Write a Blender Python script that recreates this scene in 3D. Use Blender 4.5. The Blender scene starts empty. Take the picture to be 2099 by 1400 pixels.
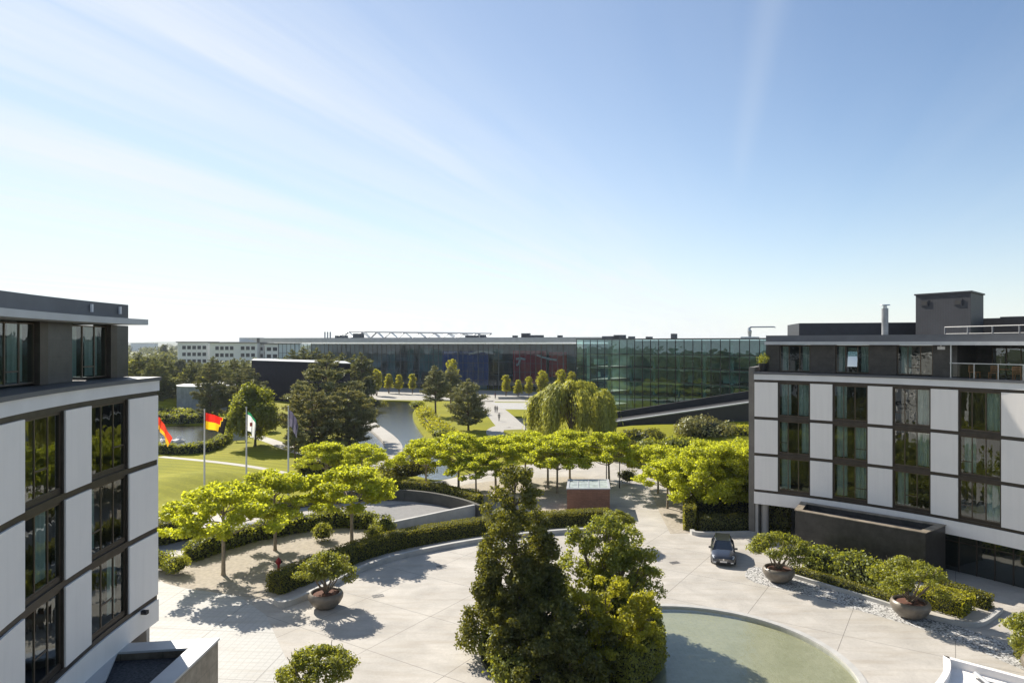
import bpy, bmesh, math, random
import numpy as np
from mathutils import Vector, Matrix

SC = bpy.context.scene
COL = SC.collection
R = math.radians
H, F, CX, HY = 17.4, 1400.0, 1049.5, 702.0      # eye height, focal length, image centre, horizon


def G(px, py, z=0.0):
    """photo pixel -> point of the level plane at height z"""
    Y = F * (H - z) / (py - HY)
    return ((px - CX) * Y / F, Y)


def PY(px, Y):
    return (px - CX) * Y / F


def ZY(py, Y):
    return H - (py - HY) * Y / F


# ------------------------------------------------------------------ materials
def new_mat(name):
    m = bpy.data.materials.new(name)
    m.use_nodes = True
    nt = m.node_tree
    nt.nodes.clear()
    out = nt.nodes.new('ShaderNodeOutputMaterial')
    return m, nt, out


def nd(nt, typ, **kw):
    n = nt.nodes.new(typ)
    for k, v in kw.items():
        if k in ('i',):
            for kk, vv in v.items():
                n.inputs[kk].default_value = vv
        else:
            setattr(n, k, v)
    return n


def rgba(c):
    return (c[0], c[1], c[2], 1.0)


def mixc(nt, fac, a, b, blend='MIX'):
    n = nt.nodes.new('ShaderNodeMix')
    n.data_type = 'RGBA'
    n.blend_type = blend
    for idx, v in ((0, fac), (6, a), (7, b)):
        if hasattr(v, 'is_output') or isinstance(v, bpy.types.NodeSocket):
            nt.links.new(v, n.inputs[idx])
        elif idx == 0:
            n.inputs[0].default_value = v
        else:
            n.inputs[idx].default_value = rgba(v)
    return n.outputs[2]


def ramp(nt, src, stops):
    n = nt.nodes.new('ShaderNodeValToRGB')
    el = n.color_ramp.elements
    while len(el) < len(stops):
        el.new(0.5)
    for e, (p, c) in zip(el, stops):
        e.position = p
        e.color = rgba(c) if not isinstance(c, (int, float)) else (c, c, c, 1)
    nt.links.new(src, n.inputs[0])
    return n.outputs[0]


def coords(nt, scale=(1, 1, 1), rot=(0, 0, 0), kind='Object'):
    tc = nt.nodes.new('ShaderNodeTexCoord')
    mp = nt.nodes.new('ShaderNodeMapping')
    mp.inputs['Scale'].default_value = scale
    mp.inputs['Rotation'].default_value = rot
    nt.links.new(tc.outputs[kind], mp.inputs[0])
    return mp.outputs[0]


def wcoords(nt, scale=(1, 1, 1), rot=(0, 0, 0)):
    g = nt.nodes.new('ShaderNodeNewGeometry')
    mp = nt.nodes.new('ShaderNodeMapping')
    mp.inputs['Scale'].default_value = scale
    mp.inputs['Rotation'].default_value = rot
    nt.links.new(g.outputs['Position'], mp.inputs[0])
    return mp.outputs[0]


def noise(nt, vec, scale=5, detail=4, rough=0.55, dist=0.0):
    n = nt.nodes.new('ShaderNodeTexNoise')
    n.inputs['Scale'].default_value = scale
    n.inputs['Detail'].default_value = detail
    n.inputs['Roughness'].default_value = rough
    n.inputs['Distortion'].default_value = dist
    nt.links.new(vec, n.inputs['Vector'])
    return n.outputs[0]


def bump(nt, h, strength=0.3, dist=0.02):
    b = nt.nodes.new('ShaderNodeBump')
    b.inputs['Strength'].default_value = strength
    b.inputs['Distance'].default_value = dist
    nt.links.new(h, b.inputs['Height'])
    return b.outputs[0]


def pbsdf(nt, out, col, rough=0.6, metal=0.0, normal=None, spec=0.5):
    p = nt.nodes.new('ShaderNodeBsdfPrincipled')
    if isinstance(col, bpy.types.NodeSocket):
        nt.links.new(col, p.inputs['Base Color'])
    else:
        p.inputs['Base Color'].default_value = rgba(col)
    if isinstance(rough, bpy.types.NodeSocket):
        nt.links.new(rough, p.inputs['Roughness'])
    else:
        p.inputs['Roughness'].default_value = rough
    p.inputs['Metallic'].default_value = metal
    p.inputs['Specular IOR Level'].default_value = spec
    if normal is not None:
        nt.links.new(normal, p.inputs['Normal'])
    nt.links.new(p.outputs[0], out.inputs['Surface'])
    return p


def simple(name, col, rough=0.6, metal=0.0, var=0.15, scale=1.5, bstr=0.0, spec=0.5):
    m, nt, out = new_mat(name)
    v = wcoords(nt)
    n = noise(nt, v, scale, 5)
    lo = tuple(c * (1 - var) for c in col)
    hi = tuple(min(1, c * (1 + var)) for c in col)
    c = ramp(nt, n, [(0.3, lo), (0.7, hi)])
    nm = None
    if bstr:
        nm = bump(nt, noise(nt, v, scale * 18, 3), bstr, 0.01)
    pbsdf(nt, out, c, rough, metal, nm, spec)
    return m


def leaf_mat(name, dark, light, trans, tfac=0.45, gloss=0.05):
    """leaf: diffuse front, translucent back, every leaf its own tint"""
    m, nt, out = new_mat(name)
    g = nt.nodes.new('ShaderNodeNewGeometry')
    v = wcoords(nt)
    big = noise(nt, v, 0.6, 2)
    mx = nt.nodes.new('ShaderNodeMath'); mx.operation = 'MULTIPLY_ADD'
    nt.links.new(g.outputs['Random Per Island'], mx.inputs[0])
    mx.inputs[1].default_value = 0.95
    sub = nt.nodes.new('ShaderNodeMath'); sub.operation = 'MULTIPLY_ADD'
    nt.links.new(big, sub.inputs[0]); sub.inputs[1].default_value = 0.9; sub.inputs[2].default_value = -0.42
    oi = nt.nodes.new('ShaderNodeObjectInfo')                       # every tree a little different
    ov = nt.nodes.new('ShaderNodeMath'); ov.operation = 'MULTIPLY_ADD'
    nt.links.new(oi.outputs['Random'], ov.inputs[0]); ov.inputs[1].default_value = 0.34; ov.inputs[2].default_value = -0.17
    sm = nt.nodes.new('ShaderNodeMath'); sm.operation = 'ADD'
    nt.links.new(sub.outputs[0], sm.inputs[0]); nt.links.new(ov.outputs[0], sm.inputs[1])
    nt.links.new(sm.outputs[0], mx.inputs[2])
    c = ramp(nt, mx.outputs[0], [(0.05, dark), (0.95, light)])
    t = ramp(nt, mx.outputs[0], [(0.05, tuple(x * 0.7 for x in trans)), (0.95, trans)])
    d = nt.nodes.new('ShaderNodeBsdfDiffuse'); nt.links.new(c, d.inputs[0])
    tr = nt.nodes.new('ShaderNodeBsdfTranslucent'); nt.links.new(t, tr.inputs[0])
    ms = nt.nodes.new('ShaderNodeMixShader'); ms.inputs[0].default_value = tfac
    nt.links.new(d.outputs[0], ms.inputs[1]); nt.links.new(tr.outputs[0], ms.inputs[2])
    gl = nt.nodes.new('ShaderNodeBsdfGlossy'); gl.inputs['Roughness'].default_value = 0.5
    gl.inputs[0].default_value = (0.9, 0.95, 0.85, 1)
    ms2 = nt.nodes.new('ShaderNodeMixShader'); ms2.inputs[0].default_value = gloss
    nt.links.new(ms.outputs[0], ms2.inputs[1]); nt.links.new(gl.outputs[0], ms2.inputs[2])
    nt.links.new(ms2.outputs[0], out.inputs['Surface'])
    return m


def schlick(nt, f0, normal=None):
    """mirror share by viewing angle, the same from both sides of the sheet"""
    lw = nt.nodes.new('ShaderNodeLayerWeight'); lw.inputs['Blend'].default_value = 0.5
    if normal is not None:
        nt.links.new(normal, lw.inputs['Normal'])
    pw = nt.nodes.new('ShaderNodeMath'); pw.operation = 'POWER'; pw.inputs[1].default_value = 5.0
    nt.links.new(lw.outputs['Facing'], pw.inputs[0])
    ma = nt.nodes.new('ShaderNodeMath'); ma.operation = 'MULTIPLY_ADD'; ma.use_clamp = True
    nt.links.new(pw.outputs[0], ma.inputs[0]); ma.inputs[1].default_value = 1 - f0; ma.inputs[2].default_value = f0
    return ma.outputs[0]


def glass_mat(name, tint, refl=(0.9, 0.95, 0.95), ior=1.8, base=0.04, wave=0.0, wscale=0.4, rough=0.01):
    """window glass: tinted see-through plus mirror by fresnel"""
    m, nt, out = new_mat(name)
    tr = nt.nodes.new('ShaderNodeBsdfTransparent'); tr.inputs[0].default_value = rgba(tint)
    gl = nt.nodes.new('ShaderNodeBsdfGlossy'); gl.inputs[0].default_value = rgba(refl)
    gl.inputs['Roughness'].default_value = rough
    b = None
    if wave:
        n = noise(nt, wcoords(nt), wscale, 2, 0.5)
        b = bump(nt, n, wave, 0.3)
        nt.links.new(b, gl.inputs['Normal'])
    ms = nt.nodes.new('ShaderNodeMixShader')
    nt.links.new(schlick(nt, ((ior - 1) / (ior + 1)) ** 2 + base, b), ms.inputs[0])
    nt.links.new(tr.outputs[0], ms.inputs[1]); nt.links.new(gl.outputs[0], ms.inputs[2])
    nt.links.new(ms.outputs[0], out.inputs['Surface'])
    return m


# ------------------------------------------------------------------ mesh builder
class MB:
    def __init__(s):
        s.v, s.f, s.m = [], [], []

    def add(s, vs, fs, mi=0):
        o = len(s.v)
        s.v += [tuple(x) for x in vs]
        for f in fs:
            s.f.append(tuple(i + o for i in f)); s.m.append(mi)
        return s

    def box(s, c, d, rz=0.0, mi=0, rx=0.0):
        M = Matrix.Rotation(rz, 3, 'Z') @ Matrix.Rotation(rx, 3, 'X')
        vs = []
        for z in (-.5, .5):
            for x, y in ((-.5, -.5), (.5, -.5), (.5, .5), (-.5, .5)):
                vs.append(M @ Vector((x * d[0], y * d[1], z * d[2])) + Vector(c))
        return s.add(vs, [(3, 2, 1, 0), (4, 5, 6, 7), (0, 1, 5, 4), (1, 2, 6, 5), (2, 3, 7, 6), (3, 0, 4, 7)], mi)

    def prism(s, poly, z0, z1, mi=0, cap=True):
        """poly: list of (x,y), any simple outline; z may be a list"""
        n = len(poly)
        a = sum(poly[i][0] * poly[(i + 1) % n][1] - poly[(i + 1) % n][0] * poly[i][1] for i in range(n))
        if a < 0:
            poly = poly[::-1]
        za = z0 if isinstance(z0, (list, tuple)) else [z0] * n
        zb = z1 if isinstance(z1, (list, tuple)) else [z1] * n
        if a < 0:
            za, zb = za[::-1], zb[::-1]
        vs = [(p[0], p[1], za[i]) for i, p in enumerate(poly)] + [(p[0], p[1], zb[i]) for i, p in enumerate(poly)]
        fs = [(i, (i + 1) % n, n + (i + 1) % n, n + i) for i in range(n)]
        if cap:
            fs += [tuple(range(n, 2 * n)), tuple(range(n - 1, -1, -1))]
        return s.add(vs, fs, mi)

    def bar(s, a, b, r, n=6, mi=0):
        return s.tube([a, b], [r, r], n, mi)

    def tube(s, path, radii, n=8, mi=0, cap=True):
        P = [Vector(p) for p in path]
        if not isinstance(radii, (list, tuple)):
            radii = [radii] * len(P)
        vs, fs = [], []
        up = None
        for i, p in enumerate(P):
            t = (P[min(i + 1, len(P) - 1)] - P[max(i - 1, 0)])
            t = t.normalized() if t.length > 1e-9 else Vector((0, 0, 1))
            if up is None:
                up = Vector((1, 0, 0)) if abs(t.x) < 0.8 else Vector((0, 1, 0))
            x = (up - t * up.dot(t)).normalized()
            up = x
            y = t.cross(x)
            for k in range(n):
                a = 2 * math.pi * k / n
                vs.append(p + (x * math.cos(a) + y * math.sin(a)) * radii[i])
        for i in range(len(P) - 1):
            for k in range(n):
                fs.append((i * n + k, i * n + (k + 1) % n, (i + 1) * n + (k + 1) % n, (i + 1) * n + k))
        if cap:
            fs.append(tuple(range(n - 1, -1, -1)))
            fs.append(tuple(range((len(P) - 1) * n, len(P) * n)))
        return s.add(vs, fs, mi)

    def lathe(s, prof, c=(0, 0, 0), n=24, mi=0):
        vs, fs = [], []
        for r, z in prof:
            for k in range(n):
                a = 2 * math.pi * k / n
                vs.append((c[0] + r * math.cos(a), c[1] + r * math.sin(a), c[2] + z))
        for i in range(len(prof) - 1):
            for k in range(n):
                fs.append((i * n + k, i * n + (k + 1) % n, (i + 1) * n + (k + 1) % n, (i + 1) * n + k))
        fs.append(tuple(range(n - 1, -1, -1)))
        fs.append(tuple(range((len(prof) - 1) * n, len(prof) * n)))
        return s.add(vs, fs, mi)

    def build(s, name, mats, parent=None, smooth=False, loc=None):
        me = bpy.data.meshes.new(name)
        me.from_pydata(s.v, [], s.f)
        for m in (mats if isinstance(mats, (list, tuple)) else [mats]):
            me.materials.append(m)
        me.polygons.foreach_set('material_index', s.m)
        if smooth:
            me.polygons.foreach_set('use_smooth', [True] * len(s.f))
        me.update()
        o = bpy.data.objects.new(name, me)
        COL.objects.link(o)
        if parent is not None:
            attach(o, parent)
        if smooth:
            try:
                me.set_sharp_from_angle(angle=R(40))
            except Exception:
                pass
        return o


def np_mesh(name, V, Q, mat, parent=None, mats=None, midx=None):
    me = bpy.data.meshes.new(name)
    nv, nq = len(V), len(Q)
    me.vertices.add(nv)
    me.vertices.foreach_set('co', np.asarray(V, dtype=np.float32).ravel())
    me.loops.add(nq * 4)
    me.loops.foreach_set('vertex_index', np.asarray(Q, dtype=np.int32).ravel())
    me.polygons.add(nq)
    me.polygons.foreach_set('loop_start', np.arange(nq, dtype=np.int32) * 4)
    me.polygons.foreach_set('loop_total', np.full(nq, 4, dtype=np.int32))
    for m in (mats or [mat]):
        me.materials.append(m)
    if midx is not None:
        me.polygons.foreach_set('material_index', np.asarray(midx, dtype=np.int32))
    me.update(calc_edges=True)
    me.validate()
    o = bpy.data.objects.new(name, me)
    COL.objects.link(o)
    if parent is not None:
        attach(o, parent)
    return o


def attach(o, parent):
    o.parent = parent
    if parent.type == 'EMPTY' and not parent.get('_local'):
        o.matrix_parent_inverse = Matrix.Translation(-Vector(parent.location))


def leaf_quads(C, N, size, aspect=0.6, jitter=0.6, fold=0.12, rng=None, T=None):
    n = len(C)
    rng = rng or np.random.default_rng(1)
    N = N + rng.normal(size=(n, 3)) * jitter
    N /= np.linalg.norm(N, axis=1, keepdims=True) + 1e-9
    if T is None:
        T = rng.normal(size=(n, 3))
    T = T - N * np.sum(T * N, axis=1, keepdims=True)
    T /= np.linalg.norm(T, axis=1, keepdims=True) + 1e-9
    B = np.cross(N, T)
    s = (size * rng.uniform(0.65, 1.3, size=n))[:, None]
    V = np.empty((n, 4, 3))
    V[:, 0] = C - T * s * 0.5
    V[:, 1] = C + B * s * aspect * 0.5 + N * s * fold
    V[:, 2] = C + T * s * 0.5
    V[:, 3] = C - B * s * aspect * 0.5 + N * s * fold
    return V.reshape(-1, 3), np.arange(n * 4).reshape(-1, 4)


def clump_cloud(rng, clumps, n, shell=0.5):
    """points + outward normals in a set of ellipsoids (cx,cy,cz,rx,ry,rz)"""
    K = np.array(clumps, dtype=float)
    w = (K[:, 3] * K[:, 4] * K[:, 5]) ** (2 / 3)
    idx = rng.choice(len(K), size=n, p=w / w.sum())
    d = rng.normal(size=(n, 3)); d /= np.linalg.norm(d, axis=1, keepdims=True)
    r = shell + (1 - shell) * rng.random(n) ** 0.6
    r *= 1 + 0.12 * rng.normal(size=n)
    P = K[idx, :3] + d * K[idx, 3:6] * r[:, None]
    return P, d


def tag(o, label=None, cat=None, group=None, kind=None):
    if label: o['label'] = label
    if cat: o['category'] = cat
    if group: o['group'] = group
    if kind: o['kind'] = kind
    return o


def thing(name, loc=(0, 0, 0), label=None, cat=None, group=None, rz=0.0, local=True):
    o = bpy.data.objects.new(name, None)
    o.empty_display_size = 0.3
    o.location = loc
    o.rotation_euler = (0, 0, rz)
    COL.objects.link(o)
    o['_local'] = 1 if local else 0
    tag(o, label, cat, group)
    return o


def copy_tree(o, parent=None):
    c = o.copy()
    COL.objects.link(c)
    if parent is not None:
        c.parent = parent
    for ch in list(o.children):
        copy_tree(ch, c)
    return c


def place(proto, used, x, y, z, sc, rz, label, group, szx=None):
    """first call moves the prototype itself, later calls copy it with its parts"""
    o = proto if proto.name not in used else copy_tree(proto)
    used.add(proto.name)
    o.location = (x, y, z)
    o.rotation_euler = (0, 0, rz)
    o.scale = (sc, sc, sc) if szx is None else szx
    o['label'] = label
    if group:
        o['group'] = group
    return o
# ================================================================== camera, light, sky
cam = bpy.data.cameras.new('camera')
cam.sensor_width = 36.0
cam.lens = 36.0 * F / 2099.0
cam.shift_y = 2.0 / 2099.0
cam.clip_start = 0.5
cam.clip_end = 20000
co = bpy.data.objects.new('camera', cam)
co.location = (0, 0, H)
co.rotation_euler = (R(90), 0, 0)
COL.objects.link(co)
SC.camera = co

SUN_AZ, SUN_EL = R(38.0), R(34.5)         # to the left of the view axis, above the horizon
sd = Vector((-math.sin(SUN_AZ) * math.cos(SUN_EL), math.cos(SUN_AZ) * math.cos(SUN_EL), math.sin(SUN_EL)))
sl = bpy.data.lights.new('sun', 'SUN')
sl.energy = 4.15
sl.angle = R(0.5)
sl.color = (1.0, 0.93, 0.82)
so = bpy.data.objects.new('sun', sl)
so.rotation_euler = sd.to_track_quat('Z', 'Y').to_euler()
so.location = (-60, 80, 90)
COL.objects.link(so)

W = bpy.data.worlds.new('World')
SC.world = W
W.use_nodes = True
nt = W.node_tree
nt.nodes.clear()
wo = nt.nodes.new('ShaderNodeOutputWorld')
bg = nt.nodes.new('ShaderNodeBackground')
sky = nt.nodes.new('ShaderNodeTexSky')
sky.sky_type = 'NISHITA'
sky.sun_disc = False
sky.sun_elevation = SUN_EL
sky.sun_rotation = -SUN_AZ
sky.altitude = 60
sky.air_density = 1.0
sky.dust_density = 0.08
sky.ozone_density = 2.6
# thin cirrus: a flat layer of streaked noise high above, seen in perspective
tc = nt.nodes.new('ShaderNodeTexCoord')
sep = nt.nodes.new('ShaderNodeSeparateXYZ')
nt.links.new(tc.outputs['Generated'], sep.inputs[0])
zc = nt.nodes.new('ShaderNodeMath'); zc.operation = 'MAXIMUM'; zc.inputs[1].default_value = 0.03
nt.links.new(sep.outputs[2], zc.inputs[0])
dv = nt.nodes.new('ShaderNodeVectorMath'); dv.operation = 'DIVIDE'
cmb = nt.nodes.new('ShaderNodeCombineXYZ')
for k in range(3):
    nt.links.new(zc.outputs[0], cmb.inputs[k])
nt.links.new(tc.outputs['Generated'], dv.inputs[0]); nt.links.new(cmb.outputs[0], dv.inputs[1])
mp = nt.nodes.new('ShaderNodeMapping')
mp.inputs['Rotation'].default_value = (0, 0, R(20))
nt.links.new(dv.outputs[0], mp.inputs[0])
mps = nt.nodes.new('ShaderNodeMapping')
mps.inputs['Scale'].default_value = (1.9, 0.13, 1.0)
nt.links.new(mp.outputs[0], mps.inputs[0])
n1 = noise(nt, mps.outputs[0], 1.15, 8, 0.6, 0.35)
mps2 = nt.nodes.new('ShaderNodeMapping')
mps2.inputs['Scale'].default_value = (0.35, 0.12, 1.0)
nt.links.new(mp.outputs[0], mps2.inputs[0])
n2 = noise(nt, mps2.outputs[0], 1.0, 3, 0.5)
c1 = ramp(nt, n1, [(0.36, 0.0), (0.72, 1.0)])
c2 = ramp(nt, n2, [(0.32, 0.35), (0.62, 1.0)])


def mth(op, a, b=None, c=None, clamp=False):
    n = nt.nodes.new('ShaderNodeMath'); n.operation = op; n.use_clamp = clamp
    for i, v in enumerate((a, b, c)):
        if v is None: continue
        if isinstance(v, bpy.types.NodeSocket): nt.links.new(v, n.inputs[i])
        else: n.inputs[i].default_value = v
    return n.outputs[0]


def mrange(v, a, b, c, d, smooth=True):
    n = nt.nodes.new('ShaderNodeMapRange')
    n.interpolation_type = 'SMOOTHSTEP' if smooth else 'LINEAR'
    nt.links.new(v, n.inputs[0])
    for i, x in enumerate((a, b, c, d)): n.inputs[i + 1].default_value = x
    return n.outputs[0]


sx = nt.nodes.new('ShaderNodeSeparateXYZ'); nt.links.new(mp.outputs[0], sx.inputs[0])
side = mrange(sx.outputs[0], -0.75, -1.95, 0.0, 1.0)         # the cirrus bank lies over the left half
streak = mth('MULTIPLY', mth('MULTIPLY', c1, c2), mth('MULTIPLY_ADD', side, 0.93, 0.07))
thin = mth('MULTIPLY', mrange(sx.outputs[0], 0.9, -2.2, 0.0, 1.0), 0.36)                # thin veil under the streaks
low = mth('MULTIPLY', mth('POWER', 2.718, mth('MULTIPLY', sep.outputs[2], -9.0)), 0.80)   # seen edge-on, the veil closes up near the horizon
# one old contrail at the right
sp2 = nt.nodes.new('ShaderNodeSeparateXYZ'); nt.links.new(dv.outputs[0], sp2.inputs[0])
off = mth('ABSOLUTE', mth('SUBTRACT', mth('SUBTRACT', sp2.outputs[0], mth('MULTIPLY', sp2.outputs[1], 0.287)), 0.183))
trail = mth('MULTIPLY', mrange(off, 0.085, 0.0, 0.0, 0.10), mrange(sp2.outputs[1], 5.2, 2.2, 0.0, 1.0))
fac = mth('ADD', low, mth('MULTIPLY', mth('SUBTRACT', 1.0, mth('MULTIPLY', low, 1.2), None, True), mth('ADD', mth('MULTIPLY', streak, 0.95), thin)))
fac = mth('ADD', fac, trail, None, True)
skc = mixc(nt, fac, sky.outputs[0], (6.3, 6.65, 7.0))
nt.links.new(skc, bg.inputs[0])
bg.inputs[1].default_value = 0.068
nt.links.new(bg.outputs[0], wo.inputs[0])

vs_ = SC.view_settings
SC.display_settings.display_device = 'sRGB'
vs_.view_transform = 'Standard'
vs_.look = 'None'
vs_.exposure = 1.06
vs_.gamma = 1.0
vs_.use_curve_mapping = False
SC.cycles.max_bounces = 8
SC.cycles.diffuse_bounces = 4
SC.cycles.glossy_bounces = 3
SC.cycles.transmission_bounces = 4
SC.cycles.transparent_max_bounces = 12
SC.cycles.use_denoising = True
SC.cycles.sample_clamp_indirect = 6.0

# ================================================================== materials
M = {}


def paving_mat(name, base, joint, size, rot, jw=0.012, var=0.12, cell=None):
    m, nt, out = new_mat(name)
    v = wcoords(nt)
    stain = noise(nt, v, 0.35, 6, 0.62, 0.4)
    fine = noise(nt, v, 6.0, 4, 0.6)
    mid = noise(nt, wcoords(nt, (0.25, 1.6, 1), (0, 0, rot)), 1.0, 4, 0.6)
    lo = tuple(c * (1 - var) for c in base); hi = tuple(min(0.8, c * (1 + var)) for c in base)
    c = ramp(nt, stain, [(0.3, lo), (0.66, hi)])
    c = mixc(nt, 0.22, c, ramp(nt, fine, [(0.35, tuple(x * 0.72 for x in base)), (0.65, tuple(min(.8, x * 1.15) for x in base))]))
    c = mixc(nt, ramp(nt, mid, [(0.48, 0.0), (0.70, 0.5)]), c, tuple(b * k for b, k in zip(base, (0.80, 0.74, 0.66))))
    vr = wcoords(nt, (1, 1, 1), (0, 0, rot))
    br = nt.nodes.new('ShaderNodeTexBrick')
    br.offset = 0.0
    br.inputs['Scale'].default_value = 1.0
    br.inputs['Brick Width'].default_value = size[0]
    br.inputs['Row Height'].default_value = size[1]
    br.inputs['Mortar Size'].default_value = jw
    br.inputs['Mortar Smooth'].default_value = 0.3
    br.inputs['Color1'].default_value = (0, 0, 0, 1); br.inputs['Color2'].default_value = (0, 0, 0, 1)
    br.inputs['Mortar'].default_value = (1, 1, 1, 1)
    nt.links.new(vr, br.inputs['Vector'])
    c = mixc(nt, br.outputs[0], c, joint)
    if cell:
        b2 = nt.nodes.new('ShaderNodeTexBrick')
        b2.offset = 0.0
        b2.inputs['Scale'].default_value = 1.0
        b2.inputs['Brick Width'].default_value = cell
        b2.inputs['Row Height'].default_value = cell
        b2.inputs['Mortar Size'].default_value = 0.03
        b2.inputs['Mortar'].default_value = (0.5, 0.5, 0.5, 1)
        b2.inputs['Color1'].default_value = (0, 0, 0, 1); b2.inputs['Color2'].default_value = (0, 0, 0, 1)
        nt.links.new(wcoords(nt, (1, 1, 1), (0, 0, R(4))), b2.inputs['Vector'])
        c = mixc(nt, b2.outputs[0], c, tuple(x * 0.72 for x in base))
    nm = bump(nt, fine, 0.15, 0.01)
    pbsdf(nt, out, c, 0.75, 0, nm, 0.3)
    return m


M['plaza'] = paving_mat('plaza_concrete', (0.43, 0.40, 0.355), (0.20, 0.185, 0.165), (5.6, 5.6), R(33), 0.022, 0.22)
M['plaza_cells'] = paving_mat('small_cell_paving', (0.46, 0.45, 0.42), (0.25, 0.24, 0.22), (5.6, 5.6), R(6), 0.03, 0.06, 0.42)
M['path'] = paving_mat('pale_path', (0.39, 0.37, 0.33), (0.3, 0.28, 0.25), (3.0, 3.0), R(20), 0.02, 0.08)
M['gravel'] = simple('tan_gravel', (0.36, 0.315, 0.25), 0.95, 0, 0.22, 3.0, 0.5)
M['pebble'] = None


def pebble_mat():
    m, nt, out = new_mat('white_pebbles')
    vo = nt.nodes.new('ShaderNodeTexVoronoi'); vo.inputs['Scale'].default_value = 9.0
    nt.links.new(wcoords(nt), vo.inputs['Vector'])
    c = ramp(nt, vo.outputs['Distance'], [(0.0, (0.66, 0.65, 0.63)), (0.45, (0.5, 0.49, 0.47)), (0.7, (0.13, 0.125, 0.12))])
    pbsdf(nt, out, c, 0.7, 0, bump(nt, vo.outputs['Distance'], -0.6, 0.04))
    return m


M['pebble'] = pebble_mat()
M['asphalt'] = simple('ramp_asphalt', (0.22, 0.215, 0.21), 0.9, 0, 0.1, 2.0, 0.2)
M['concrete'] = simple('smooth_concrete', (0.38, 0.37, 0.35), 0.75, 0, 0.12, 0.8, 0.1)
M['kerb'] = simple('pale_kerb_stone', (0.43, 0.42, 0.395), 0.75, 0, 0.12, 1.4, 0.15)
M['white_render'] = simple('white_render', (0.78, 0.745, 0.705), 0.7, 0, 0.05, 0.9, 0.03)


def render_mat():
    m, nt, out = new_mat('white_render_panel')
    v = wcoords(nt, (1.6, 1.6, 0.09))
    n1_ = noise(nt, v, 2.2, 5, 0.6)
    n2_ = noise(nt, wcoords(nt), 0.5, 4, 0.6)
    oi = nt.nodes.new('ShaderNodeObjectInfo')
    c = ramp(nt, n1_, [(0.28, (0.785, 0.74, 0.695)), (0.56, (0.82, 0.775, 0.728))])
    c = mixc(nt, ramp(nt, n2_, [(0.5, 0.0), (0.75, 0.35)]), c, (0.69, 0.665, 0.635))
    c = mixc(nt, oi.outputs['Random'], c, mixc(nt, 0.035, c, (0.3, 0.3, 0.3)))
    pbsdf(nt, out, c, 0.75, 0, bump(nt, noise(nt, wcoords(nt), 25, 3), 0.06, 0.01), 0.3)
    return m


M['white_render'] = render_mat()
M['cornice'] = simple('pale_cornice', (0.66, 0.65, 0.64), 0.6, 0, 0.06, 0.7)
M['bronze'] = simple('dark_bronze', (0.058, 0.047, 0.037), 0.42, 0.5, 0.2, 2.0)
M['frame'] = simple('bronze_window_frame', (0.090, 0.068, 0.047), 0.38, 0.45, 0.15, 2.0)
M['roof_grey'] = simple('zinc_grey_ledge', (0.095, 0.099, 0.108), 0.5, 0.15, 0.12, 1.0)
M['fascia'] = simple('pale_metal_fascia', (0.44, 0.45, 0.46), 0.5, 0.2, 0.08, 0.7)
M['dark_metal'] = simple('dark_metal', (0.017, 0.019, 0.027), 0.5, 0.1, 0.2, 2.0)
M['light_metal'] = simple('galvanised_steel', (0.5, 0.51, 0.52), 0.35, 0.7, 0.1, 2.0)
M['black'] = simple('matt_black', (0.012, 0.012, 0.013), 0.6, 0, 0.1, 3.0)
M['curtain'] = simple('pale_curtain', (0.50, 0.51, 0.49), 0.9, 0, 0.1, 2.0)
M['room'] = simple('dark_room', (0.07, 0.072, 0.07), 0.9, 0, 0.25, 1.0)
M['trunk'] = simple('grey_brown_bark', (0.16, 0.125, 0.09), 0.9, 0, 0.3, 6.0, 0.4)
M['pale_trunk'] = simple('pale_plane_bark', (0.27, 0.22, 0.155), 0.9, 0, 0.3, 5.0, 0.3)
M['pine_trunk'] = simple('brown_pine_bark', (0.13, 0.085, 0.06), 0.9, 0, 0.3, 6.0, 0.4)
M['soil'] = simple('reddish_mulch', (0.11, 0.045, 0.028), 0.95, 0, 0.5, 12.0, 0.6)
M['pot'] = simple('brown_grey_glazed_pot', (0.17, 0.145, 0.115), 0.42, 0.1, 0.2, 3.0, 0.05)
M['wood'] = simple('warm_wood', (0.30, 0.12, 0.05), 0.55, 0, 0.25, 4.0)


def stone_mat(name, a, b, w=1.2, h=0.6, rough=0.4):
    m, nt, out = new_mat(name)
    br = nt.nodes.new('ShaderNodeTexBrick')
    br.offset = 0.5
    br.inputs['Scale'].default_value = 1.0
    br.inputs['Brick Width'].default_value = w
    br.inputs['Row Height'].default_value = h
    br.inputs['Mortar Size'].default_value = 0.012
    br.inputs['Color1'].default_value = rgba(a); br.inputs['Color2'].default_value = rgba(b)
    br.inputs['Mortar'].default_value = (0.015, 0.014, 0.013, 1)
    g = nt.nodes.new('ShaderNodeNewGeometry')
    s = nt.nodes.new('ShaderNodeSeparateXYZ'); nt.links.new(g.outputs['Position'], s.inputs[0])
    ad = nt.nodes.new('ShaderNodeMath'); ad.operation = 'SUBTRACT'
    nt.links.new(s.outputs[0], ad.inputs[0]); nt.links.new(s.outputs[1], ad.inputs[1])
    c = nt.nodes.new('ShaderNodeCombineXYZ'); nt.links.new(ad.outputs[0], c.inputs[0]); nt.links.new(s.outputs[2], c.inputs[1])
    nt.links.new(c.outputs[0], br.inputs['Vector'])
    n = noise(nt, g.outputs['Position'], 1.6, 6, 0.65)
    col = mixc(nt, 0.55, br.outputs[0], ramp(nt, n, [(0.3, tuple(x * 0.45 for x in a)), (0.7, tuple(x * 1.7 for x in b))]))
    pbsdf(nt, out, col, rough, 0, bump(nt, n, 0.1, 0.02))
    return m


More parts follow.
